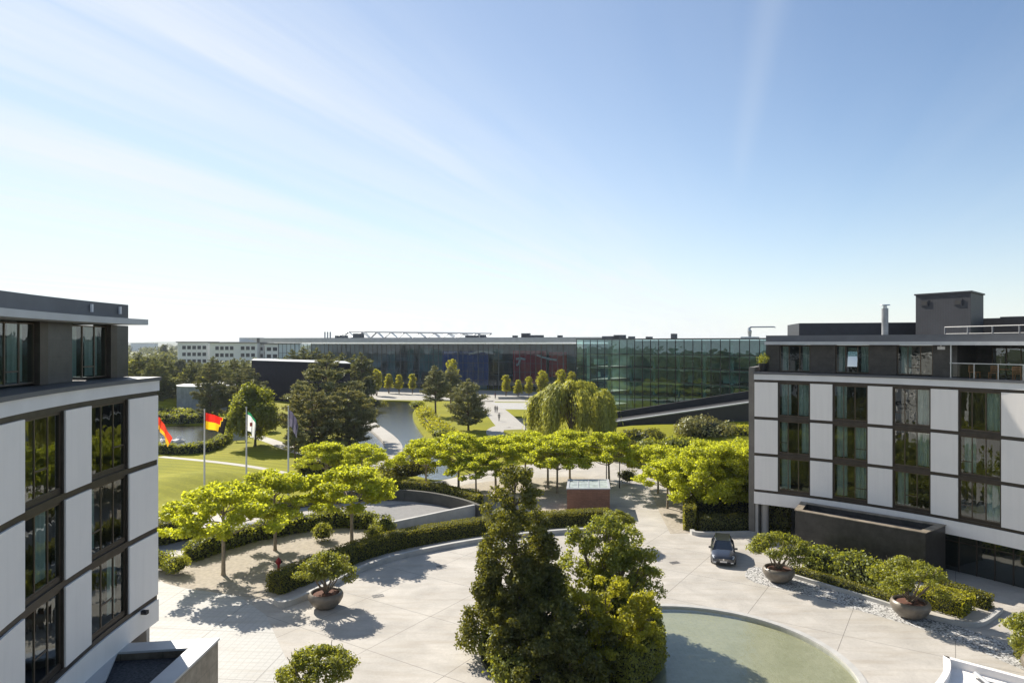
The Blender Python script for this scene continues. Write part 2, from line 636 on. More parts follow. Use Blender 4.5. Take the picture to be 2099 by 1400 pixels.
M['stone'] = stone_mat('dark_stone_cladding', (0.026, 0.024, 0.023), (0.042, 0.039, 0.036), 1.4, 0.7, 0.35)
M['warm_stone'] = stone_mat('brown_stone_cladding', (0.20, 0.165, 0.12), (0.25, 0.21, 0.16), 1.5, 0.75, 0.5)


def ribbed_mat(name, col, per=0.35, rough=0.5, metal=0.3, axis=(1, -1), bs=0.9, bd=0.25, spec=0.5):
    m, nt, out = new_mat(name)
    g = nt.nodes.new('ShaderNodeNewGeometry')
    s = nt.nodes.new('ShaderNodeSeparateXYZ'); nt.links.new(g.outputs['Position'], s.inputs[0])
    ad = nt.nodes.new('ShaderNodeMath'); ad.operation = 'SUBTRACT' if axis[1] < 0 else 'ADD'
    nt.links.new(s.outputs[0], ad.inputs[0]); nt.links.new(s.outputs[1], ad.inputs[1])
    mo = nt.nodes.new('ShaderNodeMath'); mo.operation = 'PINGPONG'; mo.inputs[1].default_value = per
    nt.links.new(ad.outputs[0], mo.inputs[0])
    n = noise(nt, g.outputs['Position'], 0.7, 4)
    c = ramp(nt, n, [(0.3, tuple(x * 0.8 for x in col)), (0.7, tuple(x * 1.2 for x in col))])
    pbsdf(nt, out, c, rough, metal, bump(nt, mo.outputs[0], bs, bd), spec)
    return m


M['ribbed'] = ribbed_mat('ribbed_dark_metal', (0.019, 0.021, 0.028), 0.16, 0.55, 0.05, bs=0.35, bd=0.06)
M['navy'] = ribbed_mat('black_blue_cladding', (0.011, 0.012, 0.022), 0.6, 0.8, 0.0, bs=.3, bd=.1, spec=0.08)
M['grey_ribbed'] = ribbed_mat('ribbed_grey_concrete', (0.23, 0.26, 0.29), 0.5, 0.7, 0.0)

M['win_glass'] = glass_mat('teal_window_glass', (0.56, 0.69, 0.67), base=0.06, ior=1.7, wave=0.03, wscale=1.0)
M['mirror_glass'] = glass_mat('open_casement_glass', (0.4, 0.5, 0.5), base=0.5, ior=1.8)
M['rail_glass'] = glass_mat('balustrade_glass', (0.75, 0.8, 0.78), base=0.02, ior=1.3)
M['hall_glass'] = glass_mat('blue_grey_hall_glass', (0.60, 0.70, 0.76), base=0.02, ior=1.5, wave=0.02)
M['pav_glass'] = glass_mat('teal_reflective_glass', (0.46, 0.64, 0.63), (0.60, 0.80, 0.83), base=0.11, ior=1.7, wave=0.05, wscale=0.35)
M['pale_pav_glass'] = glass_mat('pale_teal_glass', (0.45, 0.75, 0.68), (0.8, 1, 0.95), base=0.22, ior=1.6, wave=0.05)


def water_mat(name, tint, ripple=0.05, scale=1.2, ior=1.33, base=0.0, rough=0.02):
    m, nt, out = new_mat(name)
    n = noise(nt, wcoords(nt, (1, 0.6, 1)), scale, 4, 0.6)
    b = bump(nt, n, ripple, 0.3)
    tr = nt.nodes.new('ShaderNodeBsdfTransparent'); tr.inputs[0].default_value = rgba(tint)
    gl = nt.nodes.new('ShaderNodeBsdfGlossy'); gl.inputs['Roughness'].default_value = rough
    nt.links.new(b, gl.inputs['Normal'])
    ms = nt.nodes.new('ShaderNodeMixShader')
    nt.links.new(schlick(nt, ((ior - 1) / (ior + 1)) ** 2 + base, b), ms.inputs[0])
    nt.links.new(tr.outputs[0], ms.inputs[1]); nt.links.new(gl.outputs[0], ms.inputs[2])
    nt.links.new(ms.outputs[0], out.inputs[0])
    return m


M['pool_water'] = water_mat('shallow_pool_water', (0.93, 0.96, 0.93), 0.12, 2.2, 1.5, 0.02)
M['lake_water'] = water_mat('lake_water', (0.5, 0.52, 0.36), 0.25, 2.4, 1.4, 0.5, 0.12)


def tile_mat():
    m, nt, out = new_mat('pool_mosaic_tiles')
    br = nt.nodes.new('ShaderNodeTexBrick')
    br.offset = 0.0
    br.inputs['Scale'].default_value = 1.0
    br.inputs['Brick Width'].default_value = 0.2; br.inputs['Row Height'].default_value = 0.2
    br.inputs['Mortar Size'].default_value = 0.012
    br.inputs['Color1'].default_value = (0.27, 0.26, 0.165, 1); br.inputs['Color2'].default_value = (0.35, 0.335, 0.22, 1)
    br.inputs['Mortar'].default_value = (0.33, 0.33, 0.25, 1)
    v = wcoords(nt)
    nt.links.new(v, br.inputs['Vector'])
    n = noise(nt, v, 0.5, 5, 0.6)
    c = mixc(nt, 0.45, br.outputs[0], ramp(nt, n, [(0.3, (0.23, 0.23, 0.135)), (0.7, (0.36, 0.34, 0.235))]))
    pbsdf(nt, out, c, 0.6)
    return m


M['pool_tile'] = tile_mat()


def grass_mat(name, a, b, c3, stripes=0.0, rot=0.0):
    m, nt, out = new_mat(name)
    v = wcoords(nt)
    n1 = noise(nt, v, 0.12, 5, 0.6)
    n2 = noise(nt, v, 3.5, 5, 0.7)
    c = ramp(nt, n1, [(0.32, a), (0.52, b), (0.7, c3)])
    c = mixc(nt, 0.35, c, ramp(nt, n2, [(0.3, tuple(x * 0.45 for x in a)), (0.7, tuple(x * 1.25 for x in c3))]))
    if stripes:
        w = nt.nodes.new('ShaderNodeTexWave'); w.wave_type = 'RINGS'; w.rings_direction = 'Z'
        w.inputs['Scale'].default_value = 0.17; w.inputs['Distortion'].default_value = 0.8
        mpn = nt.nodes.new('ShaderNodeMapping'); mpn.inputs['Location'].default_value = (64, -40, 0)
        g = nt.nodes.new('ShaderNodeNewGeometry'); nt.links.new(g.outputs['Position'], mpn.inputs[0])
        nt.links.new(mpn.outputs[0], w.inputs['Vector'])
        c = mixc(nt, ramp(nt, w.outputs[0], [(0.3, 0.0), (0.7, stripes)]), c, tuple(x * 0.62 for x in b))
    nm = bump(nt, n2, 0.5, 0.06)
    p = pbsdf(nt, out, c, 0.9, 0, nm, 0.1)
    return m


M['grass'] = grass_mat('mown_lawn', (0.185, 0.195, 0.010), (0.255, 0.255, 0.012), (0.32, 0.295, 0.018), 0.4)
M['terrain'] = grass_mat('far_ground', (0.05, 0.075, 0.02), (0.075, 0.09, 0.025), (0.13, 0.12, 0.05))
M['mud'] = simple('lake_bed', (0.20, 0.19, 0.09), 0.9, 0, 0.35, 0.5)

LF = {
    'plane': leaf_mat('plane_leaves', (0.15, 0.175, 0.012), (0.40, 0.43, 0.028), (0.82, 0.84, 0.045), 0.52, 0.03),
    'lime': leaf_mat('yellow_green_leaves', (0.13, 0.135, 0.014), (0.37, 0.35, 0.026), (0.74, 0.70, 0.04), 0.48, 0.03),
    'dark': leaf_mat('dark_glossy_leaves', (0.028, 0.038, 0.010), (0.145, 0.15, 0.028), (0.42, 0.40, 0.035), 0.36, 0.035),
    'mid': leaf_mat('mid_green_leaves', (0.06, 0.08, 0.014), (0.20, 0.225, 0.03), (0.52, 0.53, 0.04), 0.44, 0.04),
    'shrub': leaf_mat('olive_shrub_leaves', (0.075, 0.09, 0.015), (0.24, 0.25, 0.035), (0.55, 0.55, 0.04), 0.44, 0.04),
    'pine': leaf_mat('pine_needles', (0.048, 0.062, 0.028), (0.225, 0.235, 0.10), (0.32, 0.30, 0.09), 0.32, 0.05),
    'olivepine': leaf_mat('olive_pine_needles', (0.068, 0.074, 0.024), (0.26, 0.25, 0.08), (0.37, 0.33, 0.08), 0.33, 0.05),
    'willow': leaf_mat('willow_leaves', (0.10, 0.115, 0.02), (0.38, 0.38, 0.065), (0.68, 0.66, 0.09), 0.45, 0.04),
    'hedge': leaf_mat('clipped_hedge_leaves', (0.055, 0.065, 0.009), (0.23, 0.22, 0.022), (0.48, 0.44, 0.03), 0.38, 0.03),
    'far': leaf_mat('far_tree_leaves', (0.050, 0.062, 0.024), (0.17, 0.18, 0.06), (0.26, 0.26, 0.06), 0.32, 0.03),
}
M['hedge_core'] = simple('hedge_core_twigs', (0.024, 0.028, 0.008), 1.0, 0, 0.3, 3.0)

# ================================================================== ground
def sheet(name, polys_outer, holes, z, mat, kind='structure', depth=0.0):
    """flat region (triangulated) with holes, with a skirt going down"""
    bm = bmesh.new()
    edges = []
    for loop in [polys_outer] + holes:
        vs = [bm.verts.new((p[0], p[1], z)) for p in loop]
        for i in range(len(vs)):
            edges.append(bm.edges.new((vs[i], vs[(i + 1) % len(vs)])))
    bmesh.ops.triangle_fill(bm, use_beauty=True, use_dissolve=False, edges=edges)
    bmesh.ops.recalc_face_normals(bm, faces=bm.faces)
    for f in bm.faces:
        if f.normal.z < 0:
            f.normal_flip()
    if depth:
        for loop in [polys_outer] + holes:
            n = len(loop)
            a = [bm.verts.new((p[0], p[1], z)) for p in loop]
            b = [bm.verts.new((p[0], p[1], z - depth)) for p in loop]
            for i in range(n):
                bm.faces.new((a[i], b[i], b[(i + 1) % n], a[(i + 1) % n]))
    me = bpy.data.meshes.new(name)
    bm.to_mesh(me); bm.free()
    me.materials.append(mat)
    o = bpy.data.objects.new(name, me)
    COL.objects.link(o)
    o['kind'] = kind
    return o


def circle(c, r, n=72):
    return [(c[0] + r * math.cos(2 * math.pi * k / n), c[1] + r * math.sin(2 * math.pi * k / n)) for k in range(n)]


def GP(pts, z=0.0):
    return [G(x, y, z) for x, y in pts]


def smooth(pts, it=2, closed=True):
    for _ in range(it):
        q = []
        n = len(pts)
        rng_ = range(n) if closed else range(n - 1)
        if not closed:
            q.append(pts[0])
        for i in rng_:
            a, b = pts[i], pts[(i + 1) % n]
            q += [(a[0] * .75 + b[0] * .25, a[1] * .75 + b[1] * .25), (a[0] * .25 + b[0] * .75, a[1] * .25 + b[1] * .75)]
        if not closed:
            q.append(pts[-1])
        pts = q
    return pts


def ribbon(name, pts, w, z, mat, depth=0.03):
    """path of width w along centre points"""
    pts = smooth(pts, 2, False)
    L, Rr = [], []
    for i, p in enumerate(pts):
        a, b = pts[max(i - 1, 0)], pts[min(i + 1, len(pts) - 1)]
        t = Vector((b[0] - a[0], b[1] - a[1])).normalized()
        n = Vector((-t.y, t.x))
        ww = w if not callable(w) else w(i / (len(pts) - 1))
        L.append((p[0] + n.x * ww / 2, p[1] + n.y * ww / 2)); Rr.append((p[0] - n.x * ww / 2, p[1] - n.y * ww / 2))
    return sheet(name, L + Rr[::-1], [], z, mat, depth=depth)


# base sheet to the horizon
gm = MB()
gm.add([(-9000, -300, -1.4), (9000, -300, -1.4), (9000, 9000, -1.4), (-9000, 9000, -1.4)], [(0, 1, 2, 3)])
tag(gm.build('terrain', M['terrain']), kind='structure')

LAKE = smooth(GP([(700, 824), (790, 820), (868, 823), (852, 836), (844, 850), (852, 868), (866, 888), (882, 908), (905, 932),
                  (938, 956), (940, 978), (885, 986), (820, 962), (765, 934), (735, 905), (700, 880)]), 2)
POND = smooth(GP([(270, 872), (440, 866), (462, 890), (436, 914), (330, 918), (262, 905)]), 2)
CANAL = GP([(1030, 853), (1130, 853), (1150, 872), (1050, 872)])
PC, PR = (10.0, 37.0), 8.1
PLAZA = GP([(-400, 1080), (200, 1064), (322, 1054), (470, 1046), (600, 1020), (690, 1000), (800, 990), (895, 986.5), (945, 976), (1010, 960),
            (1100, 950), (1230, 946), (1290, 945), (1345, 956), (1420, 996), (1560, 1004), (2500, 1004)]) + [(75, 5), (-60, 5)]
land_outer = [(-420, 2), (420, 2), (420, 420), (-420, 420)]
sheet('lawn', land_outer, [LAKE, POND, CANAL, circle(PC, PR + 0.4)], -0.02, M['grass'], depth=1.3)
sheet('plaza_pavement', PLAZA, [circle(PC, PR)], 0.0, M['plaza'], depth=0.3)
lw = MB()
lw.add([(p[0], p[1], -0.35) for p in LAKE], [tuple(range(len(LAKE)))])
tag(lw.build('lake_water', M['lake_water']), kind='structure')
lw = MB()
lw.add([(p[0], p[1], -0.35) for p in POND], [tuple(range(len(POND)))])
tag(lw.build('pond_water', M['lake_water']), kind='structure')
lw = MB()
lw.add([(p[0], p[1], -0.35) for p in CANAL[::1]], [(0, 1, 2, 3)])
tag(lw.build('canal_water', M['lake_water']), kind='structure')
for nm, pl in (('lake_bed', LAKE), ('pond_bed', POND), ('canal_bed', CANAL)):
    b = MB(); b.add([(p[0], p[1], -1.1) for p in pl], [tuple(range(len(pl)))])
    tag(b.build(nm, M['mud']), kind='structure')

# round pool set into the plaza
pf = MB(); cp = circle(PC, PR, 96)
pf.add([(p[0], p[1], -0.28) for p in cp], [tuple(range(96))])
tag(pf.build('pool_floor', M['pool_tile']), kind='structure')
pw = MB(); pw.add([(p[0], p[1], -0.07) for p in circle(PC, PR - 0.02, 96)], [tuple(range(96))])
tag(pw.build('pool_water', M['pool_water']), kind='structure')
rm = MB()
ri, ro = circle(PC, PR - 0.03, 96), circle(PC, PR + 0.34, 96)
vv = [(p[0], p[1], -0.3) for p in ri] + [(p[0], p[1], 0.035) for p in ri] + [(p[0], p[1], 0.045) for p in ro] + [(p[0], p[1], -0.1) for p in ro]
ff = []
for k in range(96):
    j = (k + 1) % 96
    for lv in range(3):
        ff.append((lv * 96 + k, lv * 96 + j, (lv + 1) * 96 + j, (lv + 1) * 96 + k))
rm.add(vv, [f[::-1] for f in ff])
tag(rm.build('pool_rim', M['kerb']), kind='structure')

# areas laid on the plaza
sheet('cell_pavement', GP([(-200, 1195), (325, 1190), (395, 1207), (480, 1215), (545, 1260), (610, 1400), (680, 1700), (-400, 1700)]), [], 0.004, M['plaza_cells'])
sheet('gravel_bed', smooth(GP([(322, 1190), (380, 1206), (470, 1218), (560, 1232), (660, 1180), (740, 1132), (830, 1108), (965, 1078), (965, 1058),
                               (800, 1095), (700, 1075), (560, 1090), (440, 1120), (330, 1165)]), 1), [], 0.008, M['gravel'])
sheet('gravel_grove', smooth(GP([(905, 1002), (1000, 985), (1180, 975), (1232, 985), (1200, 1050), (1110, 1062), (1000, 1052), (940, 1030)]), 2), [], 0.008, M['gravel'])
sheet('gravel_strip', GP([(1330, 1000), (1398, 1010), (1424, 1092), (1374, 1094), (1352, 1050)]), [], 0.008, M['gravel'])
sheet('pebble_strip', smooth(GP([(1530, 1165), (1560, 1160), (1640, 1185), (1760, 1215), (1850, 1250), (1960, 1280), (2110, 1335), (2160, 1400), (2050, 1352),
                                 (1930, 1300), (1800, 1262), (1640, 1215), (1525, 1190)]), 2), [], 0.008, M['pebble'])
# lower road / ramp behind the retaining wall
sheet('ramp_road', smooth(GP([(300, 1098), (420, 1082), (560, 1064), (700, 1044), (860, 1028), (960, 1030), (985, 1040), (800, 1088), (640, 1082), (480, 1104), (320, 1135)]), 1), [], 0.006, M['asphalt'])
# paths in the park
ribbon('lawn_path', GP([(300, 1052), (330, 1050)]) and GP([(330, 936), (430, 945), (510, 955), (560, 964), (612, 975), (660, 990)]), 1.15, 0.0, M['path'])
ribbon('tree_path', GP([(520, 893), (560, 905), (600, 922), (650, 936), (720, 946)]), 2.4, 0.0, M['path'])
ribbon('jetty_path', GP([(752, 864), (776, 881), (800, 900), (810, 918), (800, 938), (760, 960)]), 2.8, 0.03, M['path'], 0.5)
ribbon('island_path', GP([(1055, 912), (1030, 900), (1010, 886), (1025, 874), (1046, 872), (1090, 880)]), 3.4, 0.004, M['path'])
ribbon('bridge_path', GP([(990, 822), (1008, 836), (1026, 852), (1046, 874), (1062, 880)]), 6.0, 0.0, M['path'])
sheet('promenade', GP([(640, 791), (800, 794), (1000, 800), (1190, 806), (1190, 824), (1075, 824), (985, 823), (868, 820.5), (640, 817)]), [], 0.0, M['path'], depth=1.3)
sheet('far_pavement', GP([(250, 800), (560, 800), (560, 772), (250, 766)]), [], 0.0, M['path'], depth=1.0)
sheet('left_path', GP([(262, 845), (372, 838), (372, 833), (262, 836)]), [], 0.0, M['path'], depth=0.1)
# banks of the promenade
bk = MB()
ps = GP([(868, 820.6), (985, 823)])
bk.prism([ps[0], ps[1], (ps[1][0], ps[1][1] - 0.5), (ps[0][0], ps[0][1] - 0.5)], -1.2, 0.35)
tag(bk.build('quay_wall', M['concrete']), 'long low concrete quay wall along the far side of the lake', 'wall')
bk = MB()
ps = GP([(1005, 825), (1120, 826)])
bk.prism([(ps[0][0], ps[0][1]), (ps[1][0], ps[1][1]), (ps[1][0], ps[1][1] - 20), (ps[0][0] + 4, ps[0][1] - 20)], -1.2, 0.02)
tag(bk.build('canal_wall', M['concrete']), 'pale grey retaining wall above the small canal left of the willow', 'wall')

# gently rising lawn before the glass block
bl = MB()
nb, nc = 14, 8
x0l, x1l = PY(1235, 104), PY(1600, 96)
pts = []
for j in range(nc + 1):
    for i in range(nb + 1):
        a, b = i / nb, j / nc
        yn, yf = 100 - 6 * a, 133
        y = yn + (yf - yn) * b
        xl, xr = PY(1235, y), PY(1640, y)
        x = xl + (xr - xl) * a
        hz = 0.02 + b ** 1.2 * (1.0 + 1.9 * a ** 1.2) * min(1.0, a * 9 + 0.15)
        pts.append((x, y, hz))
fs = [(j * (nb + 1) + i, j * (nb + 1) + i + 1, (j + 1) * (nb + 1) + i + 1, (j + 1) * (nb + 1) + i) for j in range(nc) for i in range(nb)]
bl.add(pts, fs)
tag(bl.build('lawn_bank', M['grass'], smooth=True), kind='structure')

# the near lawn swells gently behind the flagpoles' hedge
mx0, my0 = G(405, 992)
lm = MB()
NN, pts = 30, []
for j in range(NN + 1):
    for i in range(NN + 1):
        a, b_ = -1 + 2 * i / NN, -1 + 2 * j / NN
        rr = math.hypot(a, b_)
        pts.append((mx0 + a * 15, my0 + b_ * 9, -0.06 + 1.25 * max(0.0, math.cos(min(1.0, rr) * math.pi / 2)) ** 2 * (1 + .25 * math.sin(a * 4 + b_ * 3))))
lm.add(pts, [(j * (NN + 1) + i, j * (NN + 1) + i + 1, (j + 1) * (NN + 1) + i + 1, (j + 1) * (NN + 1) + i) for j in range(NN) for i in range(NN)])
tag(lm.build('lawn_swell', M['grass'], smooth=True), kind='structure')

# round grassy hump far left
hm = MB()
hx, hy = G(325, 838)
hm.lathe([(11 * math.cos(t), 3.6 * math.sin(t) - 0.1) for t in [R(a) for a in range(0, 91, 10)]], (hx, hy, 0), 28)
tag(hm.build('grass_mound', M['grass'], smooth=True), kind='structure')

# low hills on the horizon
hl = MB()
rnd = random.Random(5)
for row, (yy, hh) in enumerate(((5200, 33), (6800, 44))):
    pv, n = [], 90
    for i in range(n + 1):
        x = -7000 + 14000 * i / n
        z = hh * (0.62 + 0.25 * math.sin(i * 0.21 + row) + 0.13 * math.sin(i * 0.57 + 2 * row)) * (1.15 if x < 0 else 0.8)
        pv += [(x, yy, -1.5), (x, yy + 500, max(z, 2)), (x, yy + 1500, -1.5)]
    hl.add(pv, [(3 * i + k, 3 * i + 3 + k, 3 * i + 4 + k, 3 * i + 1 + k) for i in range(n) for k in (0, 1)])
tag(hl.build('hills', M['terrain'], smooth=True), kind='structure')
# ================================================================== the two hotel wings
class Arc:
    def __init__(s, P0, ang, Rad, sgn, dz):
        s.P0 = Vector(P0); s.a0 = ang; s.R = Rad; s.s = sgn; s.dz = dz
        n0 = s.nrm(0)
        s.C = s.P0 + n0 * Rad

    def th(s, u): return s.a0 + s.s * u / s.R
    def nrm(s, u):
        t = s.th(u)
        return Vector((-s.s * math.sin(t), s.s * math.cos(t)))
    def P(s, u, o=0.0): return s.C - s.nrm(u) * (s.R - o)

    def u_at(s, px, o=0.0, lo=-3.0, hi=34.0):
        f = lambda u: s.P(u, o).x / max(s.P(u, o).y, 0.5) - (px - CX) / F
        best = None
        N = 400
        prev = f(lo)
        for i in range(1, N + 1):
            u = lo + (hi - lo) * i / N
            v = f(u)
            if (v > 0) != (prev > 0):
                a, b = u - (hi - lo) / N, u
                for _ in range(40):
                    m = (a + b) / 2
                    if (f(m) > 0) == (prev > 0): a = m
                    else: b = m
                return (a + b) / 2
            prev = v
        return None

    def box(s, mb, u0, u1, z0, z1, o0, o1, mi=0, seg=0.6):
        n = max(1, int(math.ceil(abs(u1 - u0) / seg)))
        vs = []
        for i in range(n + 1):
            u = u0 + (u1 - u0) * i / n
            a, b = s.P(u, o0), s.P(u, o1)
            vs += [(a.x, a.y, z0 + s.dz), (b.x, b.y, z0 + s.dz), (b.x, b.y, z1 + s.dz), (a.x, a.y, z1 + s.dz)]
        fs = []
        for i in range(n):
            for k in range(4):
                j = (k + 1) % 4
                fs.append((4 * i + k, 4 * i + j, 4 * i + 4 + j, 4 * i + 4 + k))
        fs += [(3, 2, 1, 0), (4 * n, 4 * n + 1, 4 * n + 2, 4 * n + 3)]
        if s.s < 0:
            fs = [f[::-1] for f in fs]
        mb.add(vs, [f[::-1] for f in fs], mi)
        return mb

    def sheet(s, mb, u0, u1, z0, z1, o, seg=0.6):
        n = max(1, int(math.ceil(abs(u1 - u0) / seg)))
        vs = []
        for i in range(n + 1):
            a = s.P(u0 + (u1 - u0) * i / n, o)
            vs += [(a.x, a.y, z0 + s.dz), (a.x, a.y, z1 + s.dz)]
        mb.add(vs, [(2 * i, 2 * i + 2, 2 * i + 3, 2 * i + 1) for i in range(n)])
        return mb


RW = Arc((21.8, 61.4), R(-30.0), 37.5, -1, 0.0)
LWg = Arc((-17.2, 33.0), R(-92.3), 40.0, 1, 1.0)
STRIP = [(4.03, 4.26), (7.27, 7.52), (10.52, 10.77), (13.86, 14.08)]
rw = random.Random(3)


def curtain(A, u0, u1, z0, z1, o, wing_part):
    """a hanging curtain with folds"""
    mb = MB()
    n = max(6, int((u1 - u0) / 0.07))
    vs = []
    for i in range(n + 1):
        u = u0 + (u1 - u0) * i / n
        a = A.P(u, o + 0.035 * (1 if i % 2 else -1) + 0.02 * math.sin(i * 1.7))
        vs += [(a.x, a.y, z0 + A.dz), (a.x, a.y, z1 + A.dz)]
    mb.add(vs, [(2 * i, 2 * i + 2, 2 * i + 3, 2 * i + 1) for i in range(n)])
    return mb.build('curtain', M['curtain'], wing_part)


def window(A, root, u0, u1, z0, z1, o=-0.1, mull=(0.3, 0.62), sill=True, curt='rand', label=None, transom=None):
    fr = MB()
    t = 0.055
    A.box(fr, u0, u0 + t, z0, z1, o - 0.05, o + 0.03)
    A.box(fr, u1 - t, u1, z0, z1, o - 0.05, o + 0.03)
    A.box(fr, u0 + t, u1 - t, z0, z0 + t, o - 0.05, o + 0.03)
    A.box(fr, u0 + t, u1 - t, z1 - t, z1, o - 0.05, o + 0.03)
    w = u1 - u0
    xs = [u0] + [u0 + m * w for m in mull] + [u1]
    for m in mull:
        A.box(fr, u0 + m * w - 0.033, u0 + m * w + 0.033, z0 + t, z1 - t, o - 0.045, o + 0.027)
    if transom:
        k, zz = transom
        A.box(fr, xs[k] + 0.06, xs[k + 1] - 0.06, z0 + zz - 0.03, z0 + zz + 0.03, o - 0.04, o + 0.024)
    f = fr.build('window', M['frame'], root)
    if label:
        f['label'] = label
    pm = A.sheet(MB(), u0 + 0.03, u1 - 0.03, z0 + 0.03, z1 - 0.03, o)
    pm.build('pane', M['win_glass'], f)
    zc0, zc1 = z0 + 0.08, z1 - 0.06
    if curt == 'rand':
        curt = rw.choice(['both', 'wide', 'both', 'wide', 'left', 'right'] if A is RW else ['both', 'both', 'left', 'right', 'wide', 'none'])
    ins = 0.12
    L = {'both': ((0, .22), (.74, 1)), 'left': ((0, .34),), 'right': ((.62, 1),), 'wide': ((0, .36), (.62, 1)), 'none': (), 'full': ((0, 1),)}[curt]
    for a, b in L:
        curtain(A, u0 + ins + a * (w - 2 * ins), u0 + ins + b * (w - 2 * ins), zc0, zc1, o - 0.35, f)
    return f


def wing(A, name, label, px_edges, first_is_panel, u_end, pent_edges, roof_u0, pent_u0, back=13.0):
    root = thing(name, (*A.P(4, -5), 0), label, 'hotel', local=False)
    us = [A.u_at(p, 0.12) for p in px_edges]
    us[0] = 0.0
    print(name, 'u edges', [round(u, 2) if u is not None else None for u in us])
    kinds = []
    k = first_is_panel
    # continue the rhythm beyond the frame
    while us[-1] < u_end:
        us.append(us[-1] + (1.9 if ((len(us) - 1) % 2 == 0) == first_is_panel else 2.75))
    u_end = us[-1]
    # dark body: floors, back, end wall
    body = MB()
    for z0, z1 in STRIP:
        A.box(body, 0.0, u_end, z0, z1, -4.0, 0.05)
    A.box(body, 0.0, u_end, 4.26, 14.7, -4.3, -4.0)
    body.build('floor_band', M['bronze'], root)
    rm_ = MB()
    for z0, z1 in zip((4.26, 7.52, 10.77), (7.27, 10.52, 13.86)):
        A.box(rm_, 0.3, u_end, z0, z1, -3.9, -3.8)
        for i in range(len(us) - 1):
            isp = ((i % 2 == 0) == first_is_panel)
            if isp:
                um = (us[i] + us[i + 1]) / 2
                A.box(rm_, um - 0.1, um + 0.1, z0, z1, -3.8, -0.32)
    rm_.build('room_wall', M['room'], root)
    # end wall and back mass
    ew = MB()
    A.box(ew, 0.0, 0.25, 0.0, 14.6, -back, -0.32)
    A.box(ew, 0.0, u_end, 0.0, 14.6, -back - 0.3, -back, seg=2)
    ew.build('end_wall', M['concrete'], root)
    for z0, z1 in zip((4.26, 7.52, 10.77), (7.27, 10.52, 13.86)):
        for i in range(len(us) - 1):
            isp = ((i % 2 == 0) == first_is_panel)
            if isp:
                A.box(MB(), us[i] + 0.02, us[i + 1] - 0.02, z0 + 0.01, z1 - 0.01, -0.3, 0.12).build('facade_panel', M['white_render'], root)
            else:
                tr = rw.choice([None, None, (1, 0.95), (0, 0.9), (2, 0.9)])
                window(A, root, us[i] + 0.07, us[i + 1] - 0.07, z0 + 0.18, z1 - 0.08, -0.07, (0.3, 0.64) if A is RW else (0.32, 0.66), transom=tr)
                # deep bronze reveals beside the window, spandrel below
                sp = MB()
                A.box(sp, us[i] - 0.02, us[i] + 0.07, z0, z1, -0.3, 0.06)
                A.box(sp, us[i + 1] - 0.07, us[i + 1] + 0.02, z0, z1, -0.3, 0.06)
                A.box(sp, us[i] + 0.07, us[i + 1] - 0.07, z0, z0 + 0.18, -0.3, -0.02)
                A.box(sp, us[i] + 0.07, us[i + 1] - 0.07, z1 - 0.08, z1, -0.3, -0.02)
                sp.build('window_reveal', M['bronze'], root)
    # pale base band and cornice
    A.box(MB(), -0.02, u_end, 2.98, 4.03, -4.0, 0.13).build('base_band', M['white_render'], root)
    A.box(MB(), -0.02, u_end, 14.08, 14.57, -3.0, 0.16).build('cornice', M['cornice'], root)
    A.box(MB(), -0.06, u_end, 14.57, 14.74, -12.5, 0.24, seg=1.0).build('terrace_ledge', M['roof_grey'], root)
    # penthouse storey, set back
    op = -1.3
    pu = [pent_u0] + [A.u_at(p, op) if not isinstance(p, tuple) else p[0] for p in pent_edges]
    print('  pent', [round(x, 2) for x in pu])
    while pu[-1] < u_end:
        pu.append(min(u_end, pu[-1] + (2.0 if len(pu) % 2 else 2.6)))
    return root, us, pu, op, u_end


# ---- right wing
pr = [1545, 1594.5, 1660, 1706.5, 1778, 1829.5, 1907, 1964, 2051.5]
root_r, us_r, pu_r, op, ue_r = wing(RW, 'hotel_wing', 'white panelled hotel wing at right with dark stone ground floor box and roof terrace',
                              pr, True, 26.0, [1598, 1661, 1712, 1782, 1838, 1912, 1962], 1.0, RW.u_at(1570, -1.3))
# penthouse right: stone, window, stone, window, stone, window, stone, terrace recess
pw_ = MB()
for i in (0, 2, 4, 6):
    RW.box(MB(), pu_r[i], RW.u_at(1962, op) if i == 6 else pu_r[i + 1], 14.76, 17.2, -2.0, op).build('penthouse_wall', M['stone'], root_r)
RW.box(MB(), pu_r[0], pu_r[0] + 0.3, 14.76, 17.2, -11.0, -2.0).build('penthouse_wall', M['stone'], root_r)
ut = RW.u_at(1962, op)
RW.box(pw_, ut - 0.25, ut, 14.76, 17.2, -5.0, -2.0)
RW.box(pw_, ut, ue_r, 14.76, 17.2, -5.3, -5.0)
pw_.build('penthouse_wall', M['stone'], root_r)
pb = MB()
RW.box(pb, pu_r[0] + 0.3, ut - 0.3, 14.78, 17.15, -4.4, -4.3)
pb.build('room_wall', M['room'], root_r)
for k, i in enumerate((1, 3, 5)):
    w_ = window(RW, root_r, pu_r[i] + 0.03, pu_r[i + 1] - 0.03, 14.82, 17.12, op - 0.12, (0.3, 0.66), curt=('both', 'both', 'left')[k], transom=((None, None, (1, .55))[k]))
# casement tilted open in the second penthouse window, mirroring the sky
ua, ub = RW.u_at(1737, op), RW.u_at(1757, op)
tc_ = MB()
a0, a1 = RW.P(ua, op + 0.02), RW.P(ub, op + 0.02)
nn = RW.nrm((ua + ub) / 2)
zb, zt, tl = 15.35, 16.95, 0.26
b0, b1 = a0 - nn * tl, a1 - nn * tl
c0, c1_ = a0 + nn * 0.0, a1 + nn * 0.0
tc_.add([(c0.x, c0.y, zb), (c1_.x, c1_.y, zb), (b1.x + nn.x * 0.0, b1.y, zt), (b0.x, b0.y, zt)], [(0, 1, 2, 3)])
tc_.build('open_casement', M['mirror_glass'], root_r)
